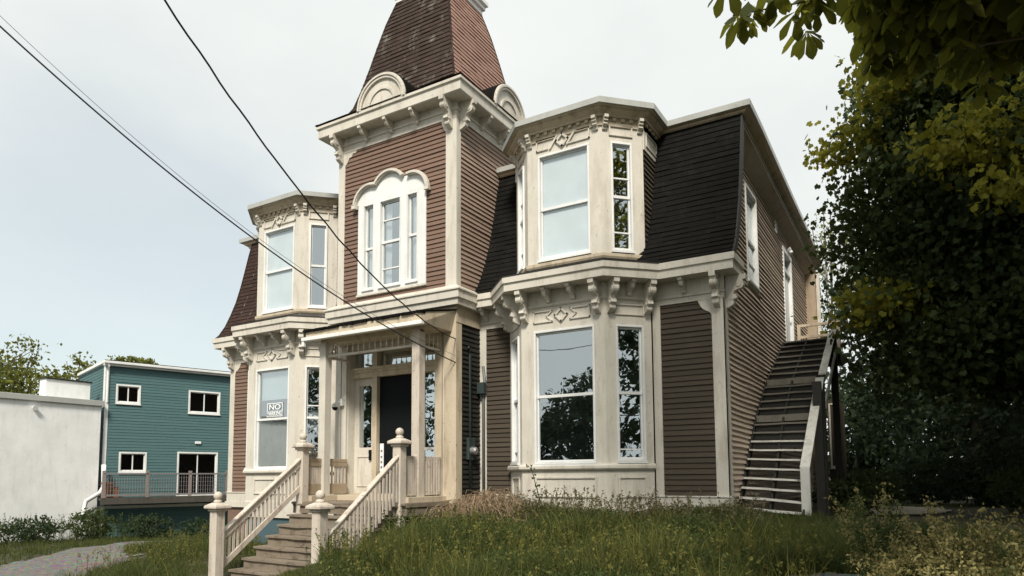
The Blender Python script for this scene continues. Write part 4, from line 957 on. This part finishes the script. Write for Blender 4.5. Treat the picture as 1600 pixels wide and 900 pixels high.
q = FB(.12, .5, 0); mb = MB(); mb.lathe(q[0], q[1], [(.12, -.74), (.2, -.25), (.23, -.2), (.23, -.1), (.19, -.1)], 12); mb.build('pot', TERRA, pt)
q = FB(.4, .45, 0); mb = MB(); mb.box(q[0]-.1, q[0]+.1, q[1]-.1, q[1]+.1, -.74, -.3); o = mb.build('planter_box', TERRA, None); tag(o, 'small brown planter box standing beside the terracotta pot on the deck', 'planter')
WB = thing('white_building', (-30, 12, -2.4), 'low flat roofed white stucco building filling the left edge', 'building')
mb = MB(); mb.box(-38, -29.0, -2, 15.55, -3, 3.0); mb.build('wall', STUC, WB)
mb = MB(); mb.box(-38.1, -28.9, -2.1, 15.62, 3.0, 3.22); mb.build('parapet_cap', METAL, WB, bevel=.01)
mb = MB(); mb.box(-30.5, -30.0, 13.9, 15.6, 3.2, 4.03); mb.build('roof_box', STUC, WB)
mb = MB(); mb.box(-30.55, -29.95, 13.85, 15.65, 4.03, 4.09); mb.build('roof_box_cap', DARKW, WB)
o = MB(); o.tube([(-29, 13.05, 2.75), (-28.85, 13.05, 2.72)], [.06, .1], 10); o = o.build('wall_light', WHITE, None); tag(o, 'small round security light high on the white stucco wall', 'light')
pipe('rain_pipe', [(-28.9, 15.7, .6), (-28.75, 15.65, -.3), (-28.75, 15.5, -.55), (-28.75, 15.0, -.85), (-28.75, 14.9, -1.3), (-28.75, 14.95, -2.0), (-28.7, 15.1, -2.5)], .09, WHITE, 'bent white plastic drainpipe at the corner of the white building', 'drainpipe')

# ------------------------------------------------------------------ vegetation
def rotm(n, up=.0):
    a = rng.uniform(0, 2*np.pi, n); cz = rng.uniform(-1, 1, n)*(1-up)+up; b = np.arccos(np.clip(cz, -1, 1)); g = rng.uniform(0, 2*np.pi, n)
    ca, sa, cb, sb, cg, sg_ = np.cos(a), np.sin(a), np.cos(b), np.sin(b), np.cos(g), np.sin(g)
    R = np.empty((n, 3, 3)); R[:, 0, 0] = ca*cb*cg-sa*sg_; R[:, 0, 1] = -ca*cb*sg_-sa*cg; R[:, 0, 2] = ca*sb
    R[:, 1, 0] = sa*cb*cg+ca*sg_; R[:, 1, 1] = -sa*cb*sg_+ca*cg; R[:, 1, 2] = sa*sb; R[:, 2, 0] = -sb*cg; R[:, 2, 1] = sb*sg_; R[:, 2, 2] = cb
    return R
MAPLE = np.array([(0, -.5, 0), (.5, -.2, 0), (.26, .1, .06), (.36, .36, 0), (0, .55, .03), (-.36, .36, 0), (-.26, .1, .06), (-.5, -.2, 0)])
OVAL = np.array([(0, -.5, 0), (.2, -.2, .05), (.24, .12, .05), (0, .5, 0), (-.24, .12, .05), (-.2, -.2, .05)])
QUAD = np.array([(0, -.5, 0), (.28, 0, .06), (0, .5, 0), (-.28, 0, .06)])
def leaves(name, cen, size, tmpl, mat, up=.0, parent=None, R=None):
    n = len(cen); k = len(tmpl); R = rotm(n, up) if R is None else R
    s = size*rng.uniform(.65, 1.3, n); V = np.einsum('nij,kj->nki', R, tmpl)*s[:, None, None]+cen[:, None, :]
    me = bpy.data.meshes.new(name); me.vertices.add(n*k); me.vertices.foreach_set('co', V.reshape(-1).astype(np.float32))
    me.loops.add(n*k); me.loops.foreach_set('vertex_index', np.arange(n*k, dtype=np.int32)); me.polygons.add(n)
    me.polygons.foreach_set('loop_start', np.arange(0, n*k, k, dtype=np.int32)); me.polygons.foreach_set('loop_total', np.full(n, k, dtype=np.int32))
    me.update(); me.materials.append(mat); o = bpy.data.objects.new(name, me); C.objects.link(o)
    if parent: attach(o, parent)
    return o
def clumps(blobs, nclump, nleaf, spread, flat=.45):
    # blobs: (cx,cy,cz,rx,ry,rz); clumps biased to the shell; each clump a flattened spray
    w = np.array([b[3]*b[4]*b[5] for b in blobs], float); w /= w.sum(); out = []
    for b, c in zip(blobs, rng.multinomial(nclump, w)):
        d = rng.normal(size=(c, 3)); d /= np.linalg.norm(d, axis=1)[:, None]; r = rng.uniform(.25, 1, c)**.45
        cc = np.array(b[:3])+d*r[:, None]*np.array(b[3:6])
        for q in cc:
            m = max(3, int(nleaf*rng.uniform(.5, 1.5))); s = spread*rng.uniform(.6, 1.4)
            off = np.clip(rng.normal(size=(m, 3)), -1.5, 1.5)*np.array([s, s, s*flat]); out.append(q+off)
    return np.concatenate(out)
def trunk(name, base, top, r0, r1, blobs, parent, mat=BARK, nb=9):
    mb = MB(); base = Vector(base); top = Vector(top); n = 7; pts = []
    for i in range(n+1): t = i/n; p = base.lerp(top, t); p.x += .12*math.sin(t*5+base.x); p.y += .1*math.cos(t*4); pts.append(p)
    mb.tube(pts, [r0*(1-t)+r1*t if t > 0 else r0*1.25 for t in [i/n for i in range(n+1)]], 9)
    for i in range(nb):
        b = blobs[i % len(blobs)]; s = pts[2+i % (n-2)]; a = random.uniform(0, 6.28); e = Vector((b[0]+b[3]*.7*math.cos(a), b[1]+b[4]*.7*math.sin(a), b[2]+b[5]*random.uniform(-.3, .6)))
        m = s.lerp(e, .5)+Vector((0, 0, -.25)); mb.tube([s, m, e], [r1*.7, r1*.45, .02], 6)
    return mb.build(name, mat, parent, smooth=True)
def tree(name, base, blobs, nclump, nleaf, spread, lsize, tmpl, mat, label, group=None, r=.22, mat2=None, frac2=0, flat=.45, cat='tree', nb=9):
    z = gz1(base[0], base[1]); t = thing(name, (base[0], base[1], z), label, cat, group)
    top = max(b[2]+b[5]*.5 for b in blobs); trunk('trunk', (base[0], base[1], z-.2), (blobs[0][0], blobs[0][1], top), r, r*.25, blobs, t, nb=nb)
    cen = clumps(blobs, nclump, nleaf, spread, flat); leaves('crown', cen, lsize, tmpl, mat, .25, t)
    if mat2: leaves('sunlit_leaf_clumps', clumps(frac2, int(nclump*.028)+4, int(nleaf*.7), spread*.8, .3), lsize, tmpl, mat2, .3, t)
    return t
MAPB = [(4.3, 17, 6.3, 5.6, 4.6, 3.2), (5.5, 17.5, 3.2, 5.6, 4.5, 2.4), (1.6, 17.6, 5.2, 3.3, 3.0, 2.0), (.6, 17, 3.0, 1.9, 2.2, 1.6), (2.2, 16.5, 8.0, 3.0, 3, 1.6)]
YB = [(0.2, 14.6, 7.6, 1.0, .8, .5), (1.0, 13.6, 5.6, 1.1, .6, .45), (-.8, 15.6, 3.4, .7, .6, .4), (-1.0, 15.6, 6.9, .7, .6, .4), (1.6, 13.2, 4.6, .8, .4, .3)]
tree('maple_tree', (3.8, 17.2), MAPB, 4600, 42, .42, .118, MAPLE, LMAP, 'large dark green maple tree with yellow sun-tinted sprays overhanging the side stairs', 'trees', .38, LYEL, YB, nb=46)
tree('broadleaf_tree', (1.5, 29), [(1.5, 28, 6.0, 4.5, 3.5, 3.0), (-1.2, 28, 4.2, 2.0, 2.2, 2.4), (3, 28, 2.0, 5, 3.5, 2.2)], 600, 26, .5, .24, QUAD, LDRK, 'dark tree standing behind the rear corner of the brown house', 'trees', .3)
tree('broadleaf_tree', (8.5, 25), [(8.5, 25, 6, 6, 4, 4.5), (8, 24, 2, 6, 4, 3)], 700, 28, .6, .28, QUAD, LDRK, 'dark tree filling the far right behind the large maple', 'trees', .35)
tree('slender_tree', (-3.3, 33), [(-3.3, 33, 8.6, 1.3, 1.3, 2.6), (-3.9, 33, 10.9, .6, .6, 1.3), (-2.6, 33, 10.5, .5, .5, 1.0)], 110, 16, .3, .15, QUAD, LFAR, 'thin pale topped tree rising behind the roof edge of the brown house', 'trees', .10, nb=20)
tree('broadleaf_tree', (-57, 23.5), [(-58.5, 23, 6.6, 4, 3, 3.0), (-55.3, 24.3, 9.0, 1.0, 1.0, 1.2), (-54.2, 25, 6.6, 2, 2, 1.5)], 300, 22, .5, .32, QUAD, LFAR, 'yellow green tree above the roof at the left edge', 'trees', .3, nb=20)
tree('broadleaf_tree', (-51.5, 26.5), [(-52.0, 26.3, 8.0, 1.4, 1.2, 1.0), (-51.4, 26.5, 6.5, 1.8, 1.3, 1.4)], 50, 20, .35, .3, QUAD, LFAR, 'small sparse tree crown showing between the white building and the blue eave', 'trees', .12, nb=14)
tree('broadleaf_tree', (-48.6, 28.4), [(-49.3, 28.2, 8.55, .9, .8, .35), (-47.9, 28.7, 8.35, .6, .5, .25)], 30, 18, .25, .28, QUAD, LFAR, 'yellowish treetop peeping just over the blue house eave', 'trees', .12)
# trees across the street, seen mirrored in the bay windows
for i, (x, y, s) in enumerate(((-27, -17, 1.0), (-20, -18, .9), (-14, -16, 1.05), (-34, -14, 1.1))):
    tree('street_tree', (x, y), [(x, y, 2.8*s, 3.9, 3, 3.8*s), (x+1.2, y, 6.0*s, 2.4, 2, 1.9*s)], 300, 24, .5, .4, QUAD, LDRK, 'street tree mirrored in the bay windows of the house', 'street trees mirrored in the windows', .25)
for (x, y, bl_, nc, lb) in ((10, -7, [(10, -7, 5, 4, 4, 4.5), (7, -9, 4, 3, 3, 3.5)], 260, 'tree behind the viewer mirrored in the slanted windows of the left bay'),
        (13.5, 4, [(13.5, 4, 5, 4, 5, 5), (14, 8, 7, 4, 4, 4)], 300, 'tall tree on the right mirrored in the slanted windows of the right bay'),
        (15, 33, [(15, 33, 3, 9, 3, 4), (6, 34, 2, 8, 2.5, 3.4)], 900, 'dark tree mass closing the view behind the gravel path'),
        (0.5, 36, [(0.5, 36, 2, 5, 2.5, 3.2), (-3, 38, 2, 3, 2, 3)], 420, 'dark trees behind the rear corner of the house at ground level')):
    tree('broadleaf_tree', (x, y), bl_, nc, 26, .55, .32, QUAD, LDRK, lb, 'trees', .25)
# understory
def bush(x, y, r, h, mat, label, n=60, ls=.12, group='bushes under the trees', name='bush', tmpl=OVAL):
    z = gz1(x, y); t = thing(name, (x, y, z), label, 'bush', group); mb = MB()
    for i in range(9):
        a = random.uniform(0, 6.28); rr = r*random.uniform(.2, .8); mb.tube([(x+.05*math.cos(a), y+.05*math.sin(a), z-.05), (x+rr*.5*math.cos(a), y+rr*.5*math.sin(a), z+h*.5), (x+rr*math.cos(a), y+rr*math.sin(a), z+h*random.uniform(.6, .95))], [.015, .01, .004], 4)
    mb.build('stems', BARK, t)
    leaves('foliage', clumps([(x, y, z+h*.5, r, r, h*.5)], n, 16, .13, .7), ls, tmpl, mat, .3, t)
bl = [(-1.6, 17.5, .7, 1.0, LMAP, 'green bush against the foot of the rear wall beyond the stairs'), (-.2, 27.2, 1.4, 1.5, LDRK, 'dark bush at the far end of the gravel path'),
 (1.7, 25.0, 1.5, 1.7, LDRK, 'dark bush right of the gravel path end'), (4.3, 22, 1.8, 2.0, LDRK, 'tall dark bush beneath the middle of the maple'), (2.2, 20.0, 1.0, 1.1, LMAP, 'low olive bush on the right side of the gravel path'),
 (6.5, 17, 1.8, 2.2, LDRK, 'broad dark bush at the right edge under the maple'), (3.4, 15.2, 1.1, .8, LOCH, 'yellowish low bush near the right edge'), (-1.4, 22.0, .8, 1.1, LMAP, 'leafy bush left of the gravel path'), (8.5, 13, 1.8, 2.2, LDRK, 'dark bush outside the shade at far right')]
for x, y, r, h, m_, lb in bl: bush(x, y, r, h, m_, lb, int(110*r*r)+30, .13)
for i, (x, y, r, h, lb) in enumerate(((-27.6, 14.6, .9, 1.2, 'shrub beside the bent white drainpipe'), (-27.8, 12.6, .9, .9, 'second shrub along the white wall'), (-27.9, 10.7, .9, .8, 'third shrub along the white wall'), (-26.5, 16.2, 1.0, .9, 'weedy shrub in front of the blue basement wall'), (-27.8, 9.0, .9, .8, 'shrub at the left edge of the white wall'), (-24.8, 17.6, .9, .8, 'shrub below the neighbour deck near the newel post'))):
    bush(x, y, r, h, LDRK if i % 2 else LMAP, lb, 90, .12, 'shrubs along the neighbours')
# horse chestnut whose branch reaches in from the upper right
CH = thing('chestnut_tree', (4.6, 4.2, -1.6), 'dark chestnut branch with large drooping leaves hanging into the top right corner', 'tree')
mb = MB(); mb.tube([(4.6, 4.2, -1.9), (4.5, 4.2, .5), (4.2, 4.3, 2.4), (3.6, 4.4, 3.6)], [.26, .2, .17, .12], 10)
BR = [[(4.2, 4.3, 2.4), (2.6, 4.5, 2.9), (1.2, 4.5, 2.85), (.1, 4.3, 2.75), (-.85, 3.95, 2.68)], [(3.6, 4.4, 3.6), (2.0, 4.6, 3.4), (.8, 4.5, 3.15), (-.3, 4.2, 3.0)], [(2.6, 4.5, 2.9), (1.6, 4.9, 2.75), (.9, 5.0, 2.6), (.3, 4.7, 2.5)], [(2.6, 4.5, 2.9), (1.8, 4.3, 2.6), (1.2, 4.3, 2.3), (.95, 4.4, 2.15)]]
for b in BR: mb.tube(b, [.06, .03, .014, .008, .004][:len(b)] if len(b) == 5 else [.06, .03, .012, .005], 6)
mb.build('trunk', BARK, CH, smooth=True)
cs, Rs = [], []
def palm(p, k=6, s=.16):
    a0 = random.uniform(0, 6.28)
    for i in range(k):
        a = a0+i*2*math.pi/k; dr = random.uniform(.7, 1.5); d = Vector((math.cos(a), math.sin(a), -dr)).normalized(); n = d.cross(Vector((-math.sin(a), math.cos(a), random.uniform(-.4, .4)))).normalized(); xx = d.cross(n)
        cs.append(tuple(Vector(p)+d*s*.55)); Rs.append([[xx.x, d.x, n.x], [xx.y, d.y, n.y], [xx.z, d.z, n.z]])
for b, dens in zip(BR, (1.0, 1.0, .9, .5)):
    for p, q in zip(b[1 if b[0][0] > 3 else 0:], b[2 if b[0][0] > 3 else 1:]):
        P_, Q_ = Vector(p), Vector(q); L_ = (Q_-P_).length
        for i in range(int(L_*26*dens)):
            t = random.random(); c = P_.lerp(Q_, t); tip = 1 if c.x > .1 else .45
            palm(c+Vector((random.gauss(0, .16*tip), random.gauss(0, .28*tip), random.gauss(.04, .10*tip))), random.choice((5, 6, 7)))
for i in range(1500):                                     # dense mass nearer the trunk
    x = random.uniform(-.25, 3.2); y = random.uniform(4.1, 5.6); lo = 2.86-.26*min(1, max(0, (x+.1)/.9))+.10*(y-4.5); palm(Vector((x, y, random.uniform(lo, 3.5))), 6)
CAN = clumps([(1.6, 6.0, 9.6, 4.6, 4.2, 1.8), (5.5, 5.0, 9.0, 4.5, 5, 2.2), (3.0, 10, 10.5, 4.5, 3, 1.6)], 520, 28, .5)
leaves('shade_crown', CAN, .26, QUAD, LCHE, .3, CH)  # unseen canopy above the view, added to shade the right side
CHL = np.array([(0, -.55, 0), (.07, -.3, .02), (.17, .0, .04), (.24, .25, .03), (.15, .42, 0), (0, .55, -.02), (-.15, .42, 0), (-.24, .25, .03), (-.17, .0, .04), (-.07, -.3, .02)])
leaves('crown', np.array(cs), .145, CHL, LCHE, 0, CH, R=np.array(Rs))

# ------------------------------------------------------------------ grass and weeds
def in_steps(x, y): return ((x > -12.1) & (x < -8.7) & (y > 8.3) & (y < 12.5)) | ((x > -12.3) & (x < -9.15) & (y > 5.6) & (y < 8.6))
def in_house(x, y): return ((x < -3.0) & (x > -17.5) & (y > 12.85)) | ((y > 12.1) & (np.abs(x+6.15) < 1.4)) | ((y > 12.1) & (np.abs(x+14.65) < 1.4)) | ((x > -3.1) & (x < -1.9) & (y > 13.3) & (y < 22))
def blades(name, n, box, h, mask, mat, w=.008, lean=.35, label=None):
    x = rng.uniform(box[0], box[1], n); y = rng.uniform(box[2], box[3], n)
    k = mask(x, y) & ~in_steps(x, y) & ~in_house(x, y); x, y = x[k], y[k]; n = len(x); z = gz(x, y)-.02
    pat = .62+.34*np.sin(x*1.9+1)*np.cos(y*1.6)+.28*np.sin(x*4.3+y*2.6+np.sin(y*3.1))*np.cos(y*3.7-x*1.2)+.18*np.sin(x*11+y*5)*np.sin(y*9.5-x*3)
    near = np.clip(1.25-.27*(y-9.2), .42, 1)*np.where((x < -7.2) & (x > -8.8) & (y > 10), .55, 1); hh = h*np.where((x > -9) & (x < 2.5), near, 1)*np.where((x < -1.05*y) & (x > -1.47*y) & (y > 5.5) & (y < 8.7), .3, 1)*np.clip(pat, .18, 1.4)*rng.uniform(.45, 1.35, n); a = rng.uniform(0, 6.283, n); l = rng.uniform(.05, lean, n)*hh*1.6; ca, sa = np.cos(a), np.sin(a)
    b = a+rng.uniform(-1.2, 1.2, n)+1.57; wx, wy = np.cos(b)*w, np.sin(b)*w
    V = np.empty((n, 5, 3)); base = np.stack([x, y, z], 1)
    V[:, 0] = base+np.stack([-wx, -wy, 0*x], 1); V[:, 1] = base+np.stack([wx, wy, 0*x], 1)
    mid = base+np.stack([ca*l*.35, sa*l*.35, hh*.6], 1); V[:, 2] = mid+np.stack([wx, wy, 0*x], 1)*.8; V[:, 4] = mid-np.stack([wx, wy, 0*x], 1)*.8
    V[:, 3] = base+np.stack([ca*l, sa*l, hh], 1)
    me = bpy.data.meshes.new(name); me.vertices.add(n*5); me.vertices.foreach_set('co', V.reshape(-1).astype(np.float32)); me.loops.add(n*7)
    idx = (np.arange(n)[:, None]*5+np.array([0, 1, 2, 4, 4, 2, 3])[None]).astype(np.int32); me.loops.foreach_set('vertex_index', idx.ravel()); me.polygons.add(2*n)
    st = (np.arange(n)[:, None]*7+np.array([0, 4])[None]).astype(np.int32).ravel(); me.polygons.foreach_set('loop_start', st); me.polygons.foreach_set('loop_total', np.tile(np.array([4, 3], dtype=np.int32), n)); me.update()
    me.materials.append(mat); o = bpy.data.objects.new(name, me); C.objects.link(o); return tag(o, label, None, None, 'stuff')
vlane = np.vectorize(lane); vr = np.vectorize(rpath)
yard = lambda x, y: ~vlane(x, y) & ~vr(x, y)
blades('grass', 170000, (-9.0, 2.5, 5.5, 13.2), .44, yard, LGRS, .0042, .6, 'long unmown grass in front of the house')
blades('grass', 60000, (-19, -9, 5.0, 12.9), .30, yard, LGRS, .0045, .75, 'grass mound left of the porch steps')
blades('grass', 34000, (-28.5, -17, 5, 19), .22, yard, LGRS, .007, .5, 'rough grass along the gravel lane')
blades('grass', 9000, (-1.9, 2, 13, 18), .09, yard, LGRS, .008, .5, 'short shaded grass before the sun-toned patch')
blades('grass', 22000, (-3.5, 9, 12, 28), .25, lambda x, y: yard(x, y) & ~((x > -1.9) & (x < 2) & (y > 13) & (y < 23)), LGRS, .009, .5, 'shaded grass under the trees')
blades('grass', 26000, (-8.9, 2.0, 5.5, 12.6), .62, lambda x, y: yard(x, y) & (np.sin(x*2.3+y*.7)*np.cos(y*1.9-x*.4)+rng.uniform(-.5, .5, len(x)) > .35), LYG, .0045, .5, 'taller yellowing grass tufts in the yard')
# broad-leaved ground weeds over the yard
n = 120000; x = rng.uniform(-8.7, 2.0, n); y = rng.uniform(6.0, 12.9, n); k = yard(x, y) & ~((x < -1.05*y) & (x > -1.47*y) & (y < 8.7)) & ~in_house(x, y) & (np.sin(x*1.3+.5)*np.cos(y*1.1)+rng.uniform(-.9, .9, n) > -.2); x, y = x[k], y[k]
mound = .14+.16*np.clip(np.sin(x*2.7+y)*np.cos(y*2.2-x*.8), 0, 1)+.16*np.exp(-((x+7.8)/1.2)**2-((y-9.9)/1.0)**2)
cw = np.stack([x, y, gz(x, y)+rng.uniform(.02, 1, len(x))*(mound+.08)*np.clip(1.2-.2*(y-9.2), .5, 1)], 1); o = leaves('ground_cover', cw, .045, OVAL, LWED, .35); tag(o, 'leafy weeds mixed through the yard grass', None, None, 'stuff')
# seed stalks in front of the bay and corner
def stalks(name, pts, hmin, hmax, mat, label, kind='stuff'):
    mb = MB(); heads = []; pts = [(x, y) for x, y in pts if not (-1.47*y < x < -1.05*y and y < 8.5)]
    for x, y in pts:
        z = gz1(x, y); h = random.uniform(hmin, hmax); dx, dy = random.gauss(0, .1), random.gauss(0, .08)
        mb.tube([(x, y, z), (x+dx*.4, y+dy*.4, z+h*.6), (x+dx, y+dy, z+h)], [.004, .003, .002], 3, False)
        for i in range(9): t = random.uniform(.72, 1); heads.append((x+dx*t+random.gauss(0, .014), y+dy*t+random.gauss(0, .014), z+h*t))
        for i in range(4): t = random.uniform(.1, .7); heads.append((x+dx*t+random.gauss(0, .03), y+dy*t+random.gauss(0, .03), z+h*t))
    b = len(mb.v); R = rotm(len(heads))
    for hd, r in zip(heads, R):
        q = (QUAD*.045)@r.T+np.array(hd); mb.add([tuple(p) for p in q], [(0, 1, 2, 3)])
    o = mb.build(name, mat, None, recalc=False); return tag(o, label, None, None, kind)
stalks('seed_grass', [(random.uniform(-7.2, -2.2), random.uniform(10.9, 11.9)) for i in range(330)], .25, .60, LSEED, 'seeding grass stalks in front of the bay and stairs')
stalks('seed_grass', [(random.uniform(-9.3, -8.3), random.uniform(8.2, 10.4)) for i in range(90)], .3, .6, LWED, 'weed stalks growing against the stair railing')
stalks('seed_grass', [(random.uniform(-7.5, -1.5), random.uniform(7.3, 10)) for i in range(170)], .3, .6, LGRS, 'yellow green stalks in the lower yard')
stalks('seed_grass', [(random.uniform(-28.7, -25.5), random.uniform(7, 16)) for i in range(420)], .4, 1.1, LWED, 'tall wild grass along the white stucco wall')
stalks('seed_grass', [(random.uniform(-16, -12.2), random.uniform(8, 11.5)) for i in range(160)], .3, .6, LYG, 'seed stalks on the mound left of the steps')
stalks('seed_grass', [(random.uniform(-8.5, -1.0), random.uniform(6.0, 9.6)) for i in range(420)], .3, .65, LYG, 'yellowing stalks across the yard')
# dry bramble heap
DB = thing('dry_bramble', (-7.6, 11.3, -.85), 'heap of dry tan brambles beside the bay wall', 'bramble'); mb = MB()
for i in range(420):
    x = random.gauss(-7.45, .62); y = random.gauss(11.35, .32); z = gz1(x, y); a = random.uniform(0, 6.28); l = random.uniform(.2, .6); hh = .50*math.exp(-((x+7.5)/.9)**2)+random.uniform(-.05, .12)
    mb.tube([(x, y, z), (x+l*.3*math.cos(a), y+l*.3*math.sin(a), z+hh), (x+l*.8*math.cos(a), y+l*.8*math.sin(a), z+hh*random.uniform(.6, 1.1)), (x+l*1.1*math.cos(a), y+l*1.1*math.sin(a), z+hh*random.uniform(.1, .7))], [.007, .006, .005, .003], 4, False)
mb.build('twigs', STRAW, DB, recalc=False)
cen = np.stack([rng.normal(-7.4, .6, 2600), rng.normal(11.35, .33, 2600), np.zeros(2600)], 1); cen[:, 2] = gz(cen[:, 0], cen[:, 1])+rng.uniform(0, 1, 2600)*.58*np.exp(-((cen[:, 0]+7.5)/.9)**2); leaves('dead_leaves', cen, .06, QUAD, STRAW, .2, DB)
# tall single stalk in front of the bay panel
mb = MB(); z = gz1(-6.35, 11.5); mb.tube([(-6.2, 11.5, z), (-6.35, 11.5, z+.5), (-6.5, 11.5, z+1.0)], [.012, .009, .004], 5); SW = thing('tall_weed', (-6.2, 11.5, z), 'single tall dark weed stalk leaning in front of the bay panel', 'weed'); mb.build('stem', LDRK, SW)
cen = np.array([(-6.2-.3*t+random.gauss(0, .05), 11.5+random.gauss(0, .04), z+t) for t in rng.uniform(.4, 1, 40)]); leaves('foliage', cen, .06, OVAL, LWED, .2, SW)
# ochre weeds in the lower right foreground: individuals copied from three patterns
def weed_proto(i, hgt):
    t = thing('weed_plant', (0, 0, 0), 'x', 'weed', 'ochre weeds in the lower right foreground'); mb = MB(); cen = []
    for s in range(9):
        a = random.uniform(0, 6.28); l = random.uniform(.1, .4); h = hgt*random.uniform(.55, 1)
        P3 = [Vector((0, 0, -.05)), Vector((l*.4*math.cos(a), l*.4*math.sin(a), h*.6)), Vector((l*math.cos(a), l*math.sin(a), h))]
        mb.tube(P3, [.006, .004, .002], 4)
        for k in range(75):
            u = random.random()**.6; p = P3[1].lerp(P3[2], (u-.3)/.7) if u > .3 else P3[0].lerp(P3[1], u/.3)
            cen.append((p.x+random.gauss(0, .03), p.y+random.gauss(0, .03), p.z+random.gauss(0, .03)))
    mb.build('stems', LWED, t); leaves('foliage', np.array(cen), .032, OVAL, LOCH if i < 2 else LWED, .3, t); return t
protos = [weed_proto(i, h) for i, h in enumerate((.85, .62, .78))]
spots = []
while len(spots) < 80:
    y = random.uniform(4.8, 8.8); x = random.uniform(-.55*y/8+(-.05), 2.6*y/8+.6)
    if x > -1.0+.18*(8-y): spots.append((x, y))
spots.sort(key=lambda s: s[0])
for i, (x, y) in enumerate(spots):
    src = protos[i] if i < 3 else protos[random.choice((0, 0, 1, 2))]
    ch = list(src.children)
    if i < 3: o = src
    else:
        o = src.copy(); C.objects.link(o)
        for c in ch: d = c.copy(); C.objects.link(d); d.parent = o
    o['_src'] = 1; spots[i] = (x, y, o)
for x, y, o in spots:
    del o['_src']; o.location = (x, y, gz1(x, y)); o.rotation_euler = (0, 0, random.uniform(0, 6.28)); o.scale = [random.uniform(.8, 1.3)]*3
    kd = 'green' if o.children and any('weed_leaves' == m.name for c in o.children if c.name.startswith('foliage') for m in c.data.materials) else 'ochre'
    ps = ('left end', 'middle', 'right end')[0 if x/y < .02 else 1 if x/y < .17 else 2]; sz = 'tall' if o.scale[0] > 1.05 else 'low'; dp = 'near' if y < 6.8 else 'far'
    o['label'] = '%s %s bushy weed at the %s of the lower right weeds, %s side' % (sz, kd, ps, dp)
